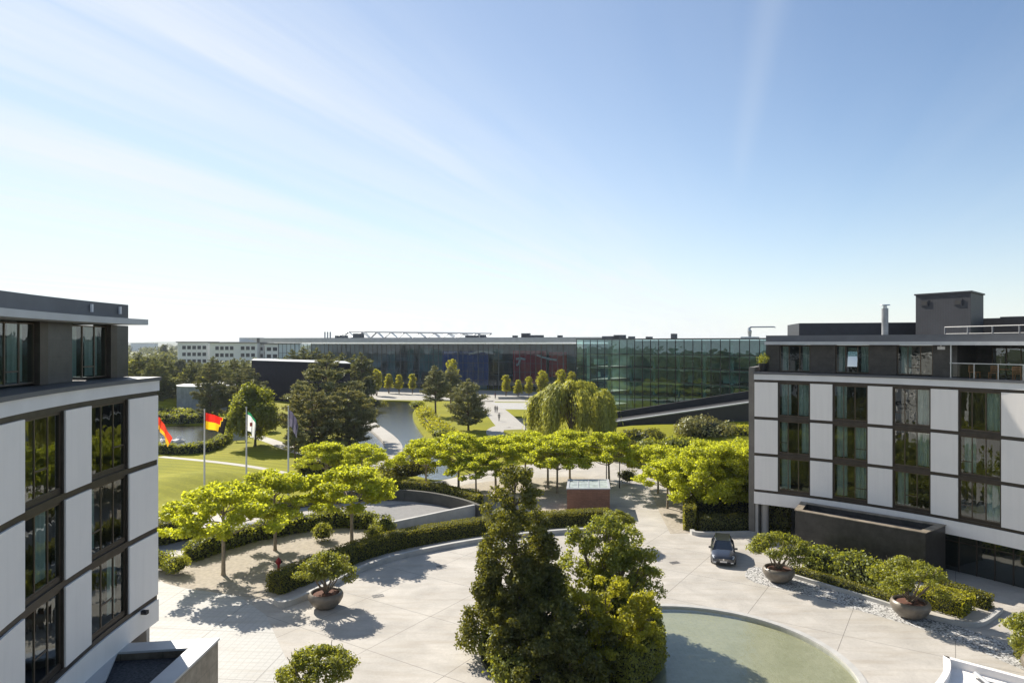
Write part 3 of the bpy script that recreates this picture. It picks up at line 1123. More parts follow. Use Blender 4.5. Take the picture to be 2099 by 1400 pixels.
# terrace recess: glazed doors, rail, posts
for k in range(2):
    u0 = ut + 1.0 + k * 3.0
    window(RW, root_r, u0, u0 + 2.6, 14.85, 17.0, -4.9, (0.33, 0.66), curt='both')
rl = MB()
u = ut + 0.02
uer = ue_r
RW.box(rl, ut, uer, 15.82, 15.88, 0.02, 0.08)
uu = ut + 0.04
while uu < uer:
    RW.box(rl, uu, uu + 0.05, 14.75, 15.82, 0.03, 0.07)
    uu += 1.55
RW.box(rl, ut + 0.02, ut + 0.1, 14.75, 17.2, -0.05, 0.05)
rlo = rl.build('terrace_rail', M['light_metal'], root_r)
g_ = RW.sheet(MB(), ut + 0.08, uer, 14.85, 15.78, 0.05)
g_.build('glass_infill', M['rail_glass'], rlo)
# roof: pale fascia slab, set-back zinc parapet
roof = MB()
ur0 = RW.u_at(1567, 0.3)
RW.box(roof, ur0, ue_r, 17.2, 17.47, -12.5, 0.3, seg=1.0)
roof.build('roof_slab', M['fascia'], root_r)
pp = MB()
RW.box(pp, RW.u_at(1570, -0.5), ue_r, 17.47, 18.02, -0.9, -0.5)
RW.box(pp, RW.u_at(1570, -0.5), RW.u_at(1570, -0.5) + .35, 17.47, 18.02, -12, -0.9)
pp.build('parapet', M['roof_grey'], root_r)
# security camera below the roof edge
cmr = MB(); q = RW.P(RW.u_at(1926, 0.1), -0.2)
cmr.box((q.x, q.y, 16.98), (0.28, 0.5, 0.24)); cmr.box((q.x + .1, q.y + .2, 17.12), (0.08, 0.08, 0.2))
cmr.build('security_camera', M['cornice'], root_r)

# ground floor of the right wing: column, dark glazing, dark stone box
A = RW
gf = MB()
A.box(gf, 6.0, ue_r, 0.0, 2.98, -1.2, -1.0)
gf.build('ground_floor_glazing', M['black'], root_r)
gfm = MB()
for k in range(14):
    u = 13.0 + k * 1.15
    if u < ue_r:
        A.box(gfm, u, u + 0.08, 0.0, 2.98, -1.0, -0.9)
A.box(gfm, 13, ue_r, 2.2, 2.28, -1.0, -0.93)
gfm.build('mullion', M['bronze'], root_r)
gfp = A.sheet(MB(), 13.05, ue_r, 0.05, 2.95, -0.94)
gfp.build('shopfront_pane', M['win_glass'], root_r)
cl = MB()
q = A.P(A.u_at(1568, -1.0), -1.0)
cl.lathe([(0.33, 0.0), (0.33, 2.98)], (q.x, q.y, 0), 20)
cl.build('column', M['concrete'], root_r, smooth=True)
bx = MB()
# the stone annex footprint
fa, fb = Vector(G(1630, 1046, 3.6)), Vector(G(1897, 1093, 3.6))
ga, gb = A.P(A.u_at(1643, 0.14), 0.14), A.P(A.u_at(1938, 0.14), 0.14)
poly = [fa, fb, gb, ga]
ctr = (fa + fb + gb + ga) / 4
wl = 0.5


def inset(poly, d):
    n = len(poly); out = []
    c = sum(poly, Vector((0, 0))) / n
    for i in range(n):
        p0, p1, p2 = poly[i - 1], poly[i], poly[(i + 1) % n]
        e1, e2 = (p1 - p0).normalized(), (p2 - p1).normalized()
        n1, n2 = Vector((-e1.y, e1.x)), Vector((-e2.y, e2.x))
        if n1.dot(c - p1) < 0: n1 = -n1
        if n2.dot(c - p1) < 0: n2 = -n2
        b = (n1 + n2); b = b / max(0.2, b.dot(n1))
        out.append(p1 + b * d)
    return out


inn = inset(poly, wl)
for i in range(4):
    j = (i + 1) % 4
    bx.prism([poly[i], poly[j], inn[j], inn[i]], 0.0, 3.6)
bx.build('annex_wall', M['stone'], root_r)
cp_ = MB()
p2_ = [p for p in inset(poly, -0.06)]
for i in range(4):
    j = (i + 1) % 4
    cp_.prism([p2_[i], p2_[j], inn[j], inn[i]], 3.604, 3.66)
cp_.build('annex_coping', M['warm_stone'], root_r)
rf = MB(); rf.prism(inset(poly, wl - 0.02), 3.05, 3.15)
rf.build('annex_roof', M['roof_grey'], root_r)
# end fin at the left edge of the right wing
fn = MB()
A.box(fn, -0.55, -0.03, 0.0, 15.15, -4.5, -0.25)

# roof structures of the right wing
rt = MB()
Lp, Cp = Vector((PY(1877, 65), 65)), Vector((PY(1990, 60.6), 60.6))
Rp = Vector((PY(2016, 64.5), 64.5)); Dp = Lp + Rp - Cp
ztw = 21.85
rt.prism([Lp, Cp, Rp, Dp], 17.4, ztw)
rto = thing('lift_tower', (*((Lp + Cp) / 2), 17.4), 'tall ribbed dark lift tower with two small windows on the right roof', 'roof tower', local=False)
rt.build('tower_body', M['ribbed'], rto)
cpb = MB(); cpb.prism(inset([Lp, Cp, Rp, Dp], -0.12), ztw + 0.002, ztw + 0.14)
cpb.build('tower_cap', M['dark_metal'], rto)
e = (Cp - Lp).normalized(); nrm_ = Vector((e.y, -e.x))
if nrm_.dot(-Lp) < 0: nrm_ = -nrm_
for pxc, pyc in ((1897, 622), (1966, 620)):
    t = (pxc - 1877) / (1990 - 1877)
    c = Lp + (Cp - Lp) * t
    zz = ZY(pyc, c.y)
    wmb = MB()
    ang = math.atan2(e.y, e.x)
    wmb.box((c.x + nrm_.x * 0.02, c.y + nrm_.y * 0.02, zz), (0.75, 0.12, 0.55), ang)
    f_ = wmb.build('tower_window', M['dark_metal'], rto)
    wm2 = MB(); wm2.box((c.x + nrm_.x * 0.08, c.y + nrm_.y * 0.08, zz), (0.55, 0.04, 0.36), ang)
    wm2.build('pane', M['black'], f_)
plant = MB()
zt1 = ZY(661.5, 70); zt2 = ZY(654, 68)
plant.prism([(PY(1638, 72), 72), (PY(1885, 69), 69), (PY(1885, 69) + 2, 78), (PY(1638, 72) + 2, 80)], 17.4, zt1)
tag(plant.build('plant_room', M['dark_metal']), 'long low black plant room on the right roof left of the tower', 'plant room')
plant = MB()
plant.prism([(PY(1998, 67), 67), (PY(2140, 62), 62), (PY(2140, 62) + 4, 72), (PY(1998, 67) + 4, 76)], 17.4, zt2)
plant.prism([(PY(2050, 69), 69), (PY(2140, 66), 66), (PY(2140, 66) + 4, 72), (PY(2050, 69) + 4, 74)], zt2, zt2 + 0.25)
tag(plant.build('plant_room', M['dark_metal']), 'black plant room behind the rail, right of the roof tower', 'plant room')
ch = thing('flue_pipe', (PY(1814, 60), 60, 17.4), 'upright silver grey flue pipe with flat cap on right roof', 'flue')
c_ = MB(); c_.lathe([(0.27, 0), (0.27, 3.0)], n=18)
M['flue'] = simple('weathered_flue_steel', (0.26, 0.265, 0.27), 0.45, 0.4, 0.2)
c_.build('pipe', M['flue'], ch, smooth=True)
c_ = MB(); c_.lathe([(0.16, 3.0), (0.16, 3.22), (0.42, 3.24), (0.40, 3.32)], n=18)
c_.build('cap', M['light_metal'], ch, smooth=True)
# handrail on the roof
hr = MB()
pA, pB = Vector((PY(1937, 55.5), 55.5)), Vector((PY(2150, 47), 47))
zt, zb_ = ZY(670, 54), ZY(684, 54)
for k in range(5):
    t = k / 4
    p = pA + (pB - pA) * t
    hr.box((p.x, p.y, (zt + 17.4) / 2), (0.09, 0.09, zt - 17.4))
hr.bar((pA.x, pA.y, zt), (pB.x, pB.y, zt), 0.045); hr.bar((pA.x, pA.y, zb_), (pB.x, pB.y, zb_), 0.03)
tag(hr.build('roof_railing', M['roof_grey']), 'pale steel railing along the roof edge below the tower', 'railing')
# small plant pot and pier at the left end of the terrace
sp_ = thing('terrace_planter', (*RW.P(0.55, -1.0), 14.75), 'small dark planter with grass at left end of right wing terrace', 'planter', local=True)
pm = MB(); pm.lathe([(0.3, 0), (0.42, 0.75), (0.36, 0.74), (0.34, 0.6)], n=16)
pm.build('pot', M['black'], sp_, smooth=True)
rng = np.random.default_rng(8)
Pc, Nc = clump_cloud(rng, [(0, 0, 1.15, .6, .6, .55)], 260, 0.2)
Vv, Qq = leaf_quads(Pc, Nc, 0.22, 0.3, 0.8, rng=rng)
np_mesh('foliage', Vv, Qq, LF['mid'], sp_)
# chairs and a table on the terrace


def tchair(px, du, rz, label):
    q = RW.P(ut + du, -0.9)
    t = thing('terrace_chair', (q.x, q.y, 14.75), label, 'chair', 'chairs on the roof terrace', rz)
    b = MB(); b.box((0, 0, 0.44), (0.55, 0.52, 0.06)); b.build('seat', M['wood'], t)
    b = MB()
    for k in range(4): b.box((0, 0.27, 0.58 + k * 0.11), (0.52, 0.03, 0.07))
    b.box((-.25, .27, .68), (.05, .05, .5)); b.box((.25, .27, .68), (.05, .05, .5))
    b.build('backrest', M['wood'], t)
    for sx in (-1, 1):
        for sy in (-1, 1):
            b = MB(); b.box((sx * .24, sy * .22, .21), (.05, .05, .42)); b.build('leg', M['wood'], t)
    return t


tchair(0, 1.3, 0.4, 'wooden terrace chair at the left behind the terrace rail')
tchair(0, 2.5, -0.9, 'wooden terrace chair between the other two behind the rail')
tchair(0, 4.0, 2.2, 'wooden terrace chair at the right of the terrace, catching sun')
q = RW.P(ut + 3.2, -1.0)
tb = thing('terrace_table', (q.x, q.y, 14.75), 'small wooden table between the chairs on the roof terrace', 'table')
b = MB(); b.lathe([(0.42, 0.68), (0.42, 0.73)], n=20); b.build('tabletop', M['wood'], tb)
b = MB(); b.lathe([(0.05, 0.04), (0.05, 0.68)], n=10); b.build('stem', M['dark_metal'], tb)
b = MB(); b.lathe([(0.25, 0.0), (0.24, 0.04)], n=16); b.build('foot', M['dark_metal'], tb)

# ---- left wing
pl = [320, 265, 188.5, 135, 52]
root_l, us_l, pu_l, op, ue_l = wing(LWg, 'hotel_wing', 'white panelled hotel wing at the left edge in shade with overhanging roof',
                              pl, True, 22.0, [235, 222, 148], 0.0, LWg.u_at(263, -1.3))
pw_ = MB()
LWg.box(pw_, pu_l[0], pu_l[1], 14.76, 17.2, -2.0, op)
LWg.box(MB(), LWg.u_at(148, op), LWg.u_at(92, op), 14.76, 17.2, -2.0, op).build('penthouse_wall', M['stone'], root_l)
LWg.box(MB(), pu_l[0], pu_l[0] + 0.3, 14.76, 17.2, -11, -2.0).build('penthouse_wall', M['stone'], root_l)
pw_.build('penthouse_wall', M['stone'], root_l)
pb = MB(); LWg.box(pb, pu_l[0] + 0.3, ue_l, 14.78, 17.15, -4.4, -4.3); pb.build('room_wall', M['room'], root_l)
br_ = MB()
LWg.box(MB(), pu_l[1], pu_l[2], 14.76, 17.2, -2.0, op + 0.12).build('bronze_pier', M['bronze'], root_l)
LWg.box(br_, LWg.u_at(92, op), LWg.u_at(75, op), 14.76, 17.2, -2.0, op + 0.12)
br_.build('bronze_pier', M['bronze'], root_l)
window(LWg, root_l, pu_l[2] + 0.02, LWg.u_at(148, op) - 0.02, 14.84, 17.14, op - 0.1, (0.34, 0.68), curt='wide', transom=(1, .5))
u75 = LWg.u_at(75, op)
window(LWg, root_l, u75 + 0.02, u75 + 2.7, 14.84, 17.14, op - 0.1, (0.36, 0.7), curt='wide', transom=(1, .5))
LWg.box(MB(), u75 + 2.72, ue_l, 14.76, 17.2, -2.0, op).build('penthouse_wall', M['stone'], root_l)
roof = MB()
LWg.box(roof, LWg.u_at(304, 0.05), ue_l, 17.22, 17.48, -12.5, 0.05, seg=1.0)
roof.build('roof_slab', M['fascia'], root_l)
pp = MB()
LWg.box(pp, LWg.u_at(263, -1.2), ue_l, 17.48, 18.2, -1.5, -1.2)
LWg.box(pp, LWg.u_at(263, -1.2), LWg.u_at(263, -1.2) + .3, 17.48, 18.2, -12, -1.5)
pp.build('parapet', M['roof_grey'], root_l)
for px in (190, 248):
    mb = MB(); q = LWg.P(LWg.u_at(px, -1.1), -1.14)
    mb.box((q.x, q.y, 18.9), (0.08, 0.12, 0.34)); mb.build('roof_light', M['cornice'], root_l)
cmr = MB(); q = LWg.P(LWg.u_at(294, 0.2), 0.25)
cmr.box((q.x, q.y, 4.95), (0.3, 0.22, 0.16)); cmr.build('wall_spotlight', M['black'], root_l)
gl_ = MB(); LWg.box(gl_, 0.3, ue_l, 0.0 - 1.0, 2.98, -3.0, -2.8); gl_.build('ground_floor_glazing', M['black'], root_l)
cl = MB()
q = LWg.P(1.0, -1.0); cl.lathe([(0.33, 0.0), (0.33, 3.95)], (q.x, q.y, 0), 20)
cl.build('column', M['concrete'], root_l, smooth=True)

# entrance canopy at the foot of the left wing
zc = 3.9
o1, o2 = Vector(G(447, 1312, zc)), Vector(G(205, 1326, zc))
poly = [o2, o1, Vector((o1.x - 0.3, 19.0)), Vector((-16.6, 19.0)), Vector((-17.0, 27.0))]
cn = thing('entrance_canopy', (o1.x - 2, o1.y - 3, 0), 'flat roofed stone entrance box with dark gravel roof by left wing', 'canopy', local=False)
wi = inset(poly, 0.4)
b = MB()
for i in range(len(poly)):
    j = (i + 1) % len(poly)
    b.prism([poly[i], poly[j], wi[j], wi[i]], 0.0, zc)
b.build('wall', M['warm_stone'], cn)
b = MB(); po = inset(poly, -0.05); pi_ = inset(poly, 0.85)
for i in range(len(poly)):
    j = (i + 1) % len(poly)
    b.prism([po[i], po[j], pi_[j], pi_[i]], zc + .003, zc + 0.1)
b.build('coping', M['fascia'], cn)
b = MB(); b.prism(inset(poly, 0.7), 3.45, 3.55)
M['dark_gravel'] = simple('dark_roof_gravel', (0.06, 0.063, 0.07), 0.95, 0, 0.6, 9.0, 0.6)
b.build('gravel_roof', M['dark_gravel'], cn)

# white curved canopy in the near right corner
zw = 4.6
wc = thing('white_canopy', (*G(2000, 1420, zw), 0), 'bright white curved canopy roof in the near right corner', 'canopy', local=False)
edge = [G(1933, 1342, zw), G(1937, 1362, zw), G(1930, 1383, zw), G(1905, 1412, zw), G(1860, 1450, zw), G(1790, 1500, zw)]
far_r = [G(2099, 1386, zw), G(2400, 1466, zw)]
near = [(far_r[-1][0], 14.0), (edge[-1][0], 14.0)]
edge_s = smooth([edge[0]] + edge[1:], 2, False)
b = MB()
polyw = edge_s[::-1] + far_r + near
b.prism(polyw, zw - 0.55, zw - 0.3)
b.build('roof_deck', M['white_render'], wc)
pb_ = [Vector(p) for p in polyw]
inw = inset(pb_, 0.22)
b = MB()
for i in range(len(pb_)):
    j = (i + 1) % len(pb_)
    b.prism([pb_[i], pb_[j], inw[j], inw[i]], zw - 0.72, zw)
b.build('raised_rim', M['white_render'], wc)
b = MB()
g0, g1, g2, g3 = Vector(G(2000, 1375, zw)), Vector(G(2420, 1485, zw)), Vector((26, 16)), Vector((17.6, 16))
b.prism([g0, g1, g2, g3], zw - 0.296, zw - 0.25)
b.build('grey_roof_field', M['roof_grey'], wc)
b = MB(); b.tube([(*G(1999, 1368, zw), zw - 0.2), (17.3, 16, zw - 0.2)], 0.07, 8)
b.build('roof_seam', M['fascia'], wc)

# ================================================================== glass block, right of centre
gbt = thing('glass_office_block', (PY(1370, 168), 168, 0), 'teal mirrored glass block with flat roof behind the willow', 'office block', local=False)
gl0, gl1 = Vector((PY(1182, 186), 186)), Vector((PY(1600, 148), 148))
dirg = (gl1 - gl0); Lg = dirg.length; dirg.normalize()
ng = Vector((dirg.y, -dirg.x))      # towards the viewer
zg0, zg1 = -1.2, 18.25
NB = 24
bay = Lg / NB


def gpt(u, o): return gl0 + dirg * u + ng * o


b = MB()
p, q = gpt(bay, 0), gpt(Lg, 0)
b.add([(p.x, p.y, zg0), (q.x, q.y, zg0), (q.x, q.y, zg1 - .15), (p.x, p.y, zg1 - .15)], [(0, 1, 2, 3)])
b.build('glazing', M['pav_glass'], gbt)
b = MB()
p, q = gpt(0, 0), gpt(bay, 0)
r_ = gpt(0, -16)
b.add([(p.x, p.y, zg0), (q.x, q.y, zg0), (q.x, q.y, zg1 - .15), (p.x, p.y, zg1 - .15)], [(0, 1, 2, 3)])
b.build('corner_glazing', M['pale_pav_glass'], gbt)
b = MB()
angg = math.atan2(dirg.y, dirg.x)
rows = [-1.0, 0.6, 4.2, 7.6, 11.0, 14.4]
for k in range(NB + 1):
    c = gpt(k * bay, 0.03)
    b.box((c.x, c.y, (zg0 + zg1) / 2), (0.14, 0.12, zg1 - zg0 - 0.4), angg)
b.build('mullion_grid', M['dark_metal'], gbt)
b = MB()
for z in rows:
    c = gpt(Lg / 2, 0.05)
    b.box((c.x, c.y, z), (Lg, 0.09, 0.13), angg)
b.build('transom', M['dark_metal'], gbt)
b = MB()
for z in rows[1:]:
    c = gpt(Lg / 2 + 1, -8.5)
    b.box((c.x, c.y, z - 0.3), (Lg - 4, 15, 0.4), angg)
b.build('floor_slab', M['concrete'], gbt)
b = MB()
for k in range(0, NB, 3):
    c = gpt(k * bay + 1, -4)
    b.box((c.x, c.y, 8), (0.6, 0.6, 18), angg)
c = gpt(Lg / 2, -15)
b.box((c.x, c.y, 8.4), (Lg, 0.4, 19), angg)
rnd = random.Random(9)
for k in range(26):
    c = gpt(rnd.uniform(3, Lg - 3), rnd.uniform(-12, -3))
    b.box((c.x, c.y, rnd.choice(rows[1:]) + 1.1), (rnd.uniform(1, 4), 0.3, rnd.uniform(1.2, 2.6)), angg)
M['block_inner'] = simple('pale_teal_interior', (0.34, 0.46, 0.45), 0.9, 0, 0.3, 0.3)
b.build('inner_wall', M['block_inner'], gbt)
b = MB()
c = gpt(Lg / 2, -8)
b.box((c.x, c.y, zg1), (Lg + .3, 16.4, 0.3), angg)
b.build('roof', M['roof_grey'], gbt)
for px, w, h in ((1243, 5.5, 0.7), (1262, 3, 1.0), (1290, 1.2, .6), (1330, 1.2, .5), (1384, 1.0, 1.2)):
    u = (px - 1182) / (1600 - 1182) * Lg
    c = gpt(u, -5)
    b = MB(); b.box((c.x, c.y, zg1 + .15 + h / 2), (w, 1.5, h), angg); b.build('roof_unit', M['roof_grey'], gbt)

# davit crane
u = (1538 - 1182) / (1600 - 1182) * Lg
c = gpt(u, -3)
dv_ = thing('davit_crane', (c.x, c.y, zg1 + .15), 'white roof davit crane with long level arm on the glass block', 'crane', local=True)
b = MB(); b.box((0, 0, .15), (4.2, 0.5, 0.3)); b.box((-1.6, 0, -0.0), (.3, 2, .3)); b.box((1.6, 0, 0), (.3, 2, .3)); b.build('base_frame', M['light_metal'], dv_)
b = MB(); b.tube([(0, 0, .3), (0, 0, 1.6), (-.15, 0, 2.2), (.3, 0, 2.5)], [.35, .5, .3, .22], 8); b.build('mast', M['light_metal'], dv_)
b = MB(); b.tube([(0.2, 0, 2.5), (5.5, 0, 2.55), (5.9, 0, 2.4)], [.14, .14, .1], 8); b.build('arm', M['light_metal'], dv_)

# dark ramp wall in front of the glass block
rp = thing('ramp_wall', (PY(1400, 134), 134, 0), 'long dark wedge shaped ramp wall with pale coping before the glass block', 'wall', local=False)
w0, w1 = Vector((PY(1252, 136), 136)), Vector((PY(1640, 130), 130))
zL, zR = ZY(867, 136), ZY(811, 130)
b = MB()
b.prism([w0, w1, w1 + Vector((0, .6)), w0 + Vector((0, .6))], -0.5, [zL, zR, zR, zL] if True else 0)
b.build('wall', M['dark_metal'], rp)
b = MB()
d_ = Vector((0, .15))
b.prism([w0 - d_, w1 - d_, w1 + Vector((0, .7)), w0 + Vector((0, .7))], [zL + .004, zR + .004, zR + .004, zL + .004], [zL + .22, zR + .22, zR + .22, zL + .22])
b.build('coping', M['fascia'], rp)
b = MB()
w2, w3 = w0 + Vector((0.0, 9)), w1 + Vector((0, 9))
b.prism([w2, w3, w3 + Vector((0, .6)), w2 + Vector((0, .6))], -.5, [zL + .9, zR + 1.3, zR + 1.3, zL + .9])
b.prism([w0 + Vector((0, .72)), w1 + Vector((0, .72)), w3, w2], -.5, [zL - .3, zR - .3, zR - .3, zL - .3])
b.build('ramp_floor', M['black'], rp)

# ================================================================== long exhibition hall
hall = thing('exhibition_hall', (PY(880, 262), 262, 0), 'long dark glass exhibition hall under a wide flat grey roof', 'hall', local=False)
h0, h1 = Vector((PY(571, 285), 285)), Vector((PY(1240, 238), 238))
dh = h1 - h0; Lh = dh.length; dh.normalize(); nh = Vector((dh.y, -dh.x)); ah = math.atan2(dh.y, dh.x)


def hp(u, o): return h0 + dh * u + nh * o
def hu(px, o=0.0):
    lo, hi = 0, Lh
    for _ in range(40):
        m = (lo + hi) / 2; p = hp(m, o)
        if p.x / p.y < (px - CX) / F: lo = m
        else: hi = m
    return lo


zh = 16.8
M['hall_mullion'] = simple('dark_hall_mullion', (0.13, 0.15, 0.16), 0.5, 0.2, 0.1)
b = MB(); p, q = hp(0, 0), hp(Lh, 0)
b.add([(p.x, p.y, 0), (q.x, q.y, 0), (q.x, q.y, zh), (p.x, p.y, zh)], [(0, 1, 2, 3)])
b.build('glazing', M['hall_glass'], hall)
b = MB()
k = 0.0
i = 0
while k < Lh:
    c = hp(k, 0.05); wdt = 0.26 if i % 4 == 0 else 0.09
    b.box((c.x, c.y, zh / 2), (wdt, 0.2, zh), ah)
    k += 2.05; i += 1
b.build('mullion', M['hall_mullion'], hall)
b = MB()
for z in (3.4, 6.6, 9.8, 13.0):
    c = hp(Lh / 2, 0.06); b.box((c.x, c.y, z), (Lh, 0.1, 0.12), ah)
b.build('transom', M['roof_grey'], hall)
b = MB()
c = hp(Lh / 2, -22); b.box((c.x, c.y, 8.4), (Lh, 0.5, 16.8), ah)
rnd = random.Random(4)
for k in range(46):
    u = rnd.uniform(3, Lh - 3); c = hp(u, rnd.uniform(-18, -3))
    b.box((c.x, c.y, rnd.uniform(3, 13)), (rnd.uniform(1.5, 8), 0.5, rnd.uniform(0.4, 3.0)), ah)
for z in (5.0, 10.0):
    c = hp(Lh / 2, -14); b.box((c.x, c.y, z), (Lh - 4, 14, 0.5), ah)
M['hall_inner'] = simple('blue_grey_interior', (0.27, 0.35, 0.42), 0.9, 0, 0.35, 0.15)
b.build('inner_wall', M['hall_inner'], hall)
M['curt_teal'] = simple('pale_teal_inner_wall', (0.15, 0.26, 0.26), 0.8, 0, 0.2, 0.3)
b = MB()
for px, w, z0, z1 in ((800, 3, 2, 14), (838, 2.4, 2, 15), (858, 1.2, 2, 15.5), (871, 5.5, 6, 15.5), (895, 4, 3, 15), (640, 3, 13.6, 15.0), (980, 6, 0, 3), (1010, 8, 13.5, 15)):
    c = hp(hu(px), -1.2)
    b.box((c.x, c.y, (z0 + z1) / 2), (w, 0.2, z1 - z0), ah)
b.build('pale_partition', M['curt_teal'], hall)
M['banner_blue'] = simple('blue_exhibition_wall', (0.045, 0.10, 0.30), 0.7, 0, 0.25, 0.12)
M['banner_red'] = simple('dark_red_exhibition_wall', (0.40, 0.045, 0.055), 0.7, 0, 0.4, 0.12)
for nm, mt, pa, pb2, z0, z1 in (('blue_display_wall', 'banner_blue', 905, 1000, 1.5, 14.2), ('red_display_wall', 'banner_red', 1050, 1118, 2.5, 14.4), ('red_display_wall', 'banner_red', 1124, 1160, 5.0, 14.0)):
    ua, ub = hu(pa), hu(pb2)
    c = hp((ua + ub) / 2, -0.9)
    b = MB(); b.box((c.x, c.y, (z0 + z1) / 2), (ub - ua, 0.2, z1 - z0), ah); b.build(nm, M[mt], hall)
b = MB()
for pts_ in (((960, 726), (975, 722), (990, 720), (1005, 723), (1014, 726)), ((1057, 736), (1066, 734), (1076, 737)), ((1066, 735), (1063, 745), (1058, 749)), ((1100, 728), (1112, 732), (1126, 736), (1140, 738))):
    P_ = []
    for px, py in pts_:
        c = hp(hu(px), -0.55); P_.append((c.x, c.y, ZY(py, c.y)))
    b.tube(P_, 0.42, 6)
b.build('white_sculpture', M['cornice'], hall)
# roof: slab with tapering overhang
b = MB()
r0, r1 = hp(-3.5, 9), hp(Lh, 9)
tip = hp(-9.5, 7)
bk0, bk1 = hp(-4, -60), hp(Lh, -60)
zrt = ZY(692, 250); zrb = zrt - 1.75
b.prism([r0, r1, bk1, bk0], zrb, zrt)
b.build('roof', M['fascia'] if False else M['roof_grey'], hall)
b = MB(); b.prism([tip, r0 - dh * 0.0, bk0], [zrt - .35, zrb + .2, zrb + .2], [zrt, zrt, zrt])
b.build('roof_tip', M['fascia'], hall)
b = MB(); c = hp(Lh / 2, 9.06); b.box((c.x, c.y, (zrt + zrb) / 2), (Lh + 4, .1, zrt - zrb - 0.1), ah); b.build('fascia', M['fascia'], hall)
# steel trusses over the roof
b = MB()
oT = -14
ua, ub = hu(688, oT), hu(985, oT)
nT = 10
z0t = zrt
for rowk, oo in enumerate((-14, -26)):
    pts_ = []
    for k in range(nT + 1):
        t = k / nT
        hgt = min(1.0, 0.12 + t * 9.0) * (3.1 - 1.3 * t)
        c = hp(ua + (ub - ua) * t, oo)
        pts_.append((c.x, c.y, z0t + min(hgt, 3.2) * (0.92 if rowk == 0 else 1.05)))
    b.tube(pts_, 0.24, 5)
    for k in range(nT):
        c = hp(ua + (ub - ua) * (k + .5) / nT, oo)
        b.bar(pts_[k], (c.x, c.y, z0t), 0.2, 5); b.bar((c.x, c.y, z0t), pts_[k + 1], 0.2, 5)
b.build('roof_truss', M['light_metal'], hall)
for px in (666, 671.5, 677):
    b = MB(); c = hp(hu(px, -6), -6); b.lathe([(0.3, 0), (0.3, 2.6)], (c.x, c.y, zrt), 10); b.build('exhaust_pipe', M['fascia'], hall)
for px, w, h in ((968, 5, .9), (990, 2, 1.1), (1056, 1.5, .8), (1078, 3, 1.6), (1092, 8, .9), (1148, 1.5, .8), (735, 4, 1.8), (700, 5, 1)):
    c = hp(hu(px, -4), -4); b = MB(); b.box((c.x, c.y, zrt + h / 2), (w, 2, h), ah); b.build('roof_unit', M['roof_grey'], hall)

# ================================================================== dark pavilion behind the pines
dp = thing('dark_pavilion', (PY(640, 195), 195, 0), 'windowless black blue pavilion with thin white roof edge behind the pines', 'pavilion', local=False)
A1, B1 = Vector((PY(516, 214), 214)), Vector((PY(718, 181), 181))
zdp = 11.75
bk_ = Vector((-6.5, 20.0))
b = MB(); b.prism([A1, B1, B1 + bk_, A1 + bk_], -0.3, zdp); b.build('wall', M['navy'], dp)
b = MB(); b.prism(inset([A1, B1, B1 + bk_, A1 + bk_], -.2), zdp + .003, zdp + .16); b.build('roof', M['fascia'], dp)
# round grey pavilion
rp_ = thing('round_pavilion', (PY(420, 172), 172, 0), 'low round grey ribbed pavilion with flat pale roof among trees', 'pavilion', local=False)
cx_, cy_ = PY(425, 174), 174
zr_ = ZY(794.5, 166)
b = MB(); b.prism(circle((cx_, cy_), 7.0, 40), -.3, zr_); b.build('wall', M['grey_ribbed'], rp_)
b = MB(); b.prism(circle((cx_, cy_), 7.15, 40), zr_ + .003, zr_ + .25); b.build('roof', M['cornice'], rp_)
b = MB(); b.lathe([(0.8, 0), (0.8, .2)], (cx_ - 1.5, cy_ - 2, zr_ + .25), 12); b.build('skylight', M['dark_metal'], rp_)
# white curved roofs seen between the trees
for px, py, r_, lab in ((470, 786, 7.0, 'pale shell roof seen between trees behind the round pavilion'), (272, 768, 8.0, 'pale low roof at far left beside the left wing')):
    sh = MB(); yy = 205
    sh.lathe([(r_, -0.2), (r_, 4.0), (r_ * .85, 5.2), (r_ * .5, 6.0), (0.1, 6.3)], (PY(px, yy), yy, 0), 24)
    tag(sh.build('shell_roof', M['cornice'], smooth=True), lab, 'pavilion')

# far white offices
def office(px0, px1, yy, ytop, ybot, label, bays, boxes=()):
    t = thing('office_building', (PY((px0 + px1) / 2, yy), yy, 0), label, 'office building', local=False)
    x0, x1 = PY(px0, yy), PY(px1, yy)
    zt = ZY(ytop, yy)
    M.setdefault('far_white', simple('far_white_wall', (0.76, 0.755, 0.73), 0.8, 0, 0.05, 0.1))
    b = MB(); b.box(((x0 + x1) / 2, yy + 8, zt / 2 - 1), (x1 - x0, 16, zt + 2)); b.build('wall', M['far_white'], t)
    b = MB(); b.box(((x0 + x1) / 2, yy + 7.8, zt + .4), (x1 - x0 + 1.6, 17.2, .7)); b.build('roof', M['roof_grey'], t)
    for (pa, pb_) in bays:
        n = max(1, int(round((pb_ - pa) / 10)))
        for i in range(n):
            for row in range(3):
                xa = PY(pa + (i + .15) * (pb_ - pa) / n, yy); xb = PY(pa + (i + .85) * (pb_ - pa) / n, yy)
                zc_ = zt - 3.2 - row * 4.5
                b = MB(); b.box(((xa + xb) / 2, yy - .02, zc_), (xb - xa, .16, 2.3)); f_ = b.build('window', M['dark_metal'], t)
    for (pa, pb_, ya) in boxes:
        b = MB(); b.box(((PY(pa, yy) + PY(pb_, yy)) / 2, yy + 9, (zt + ZY(ya, yy)) / 2 + .5), (PY(pb_, yy) - PY(pa, yy), 8, ZY(ya, yy) - zt - .7)); b.build('roof_box', M['far_white'], t)
    return t


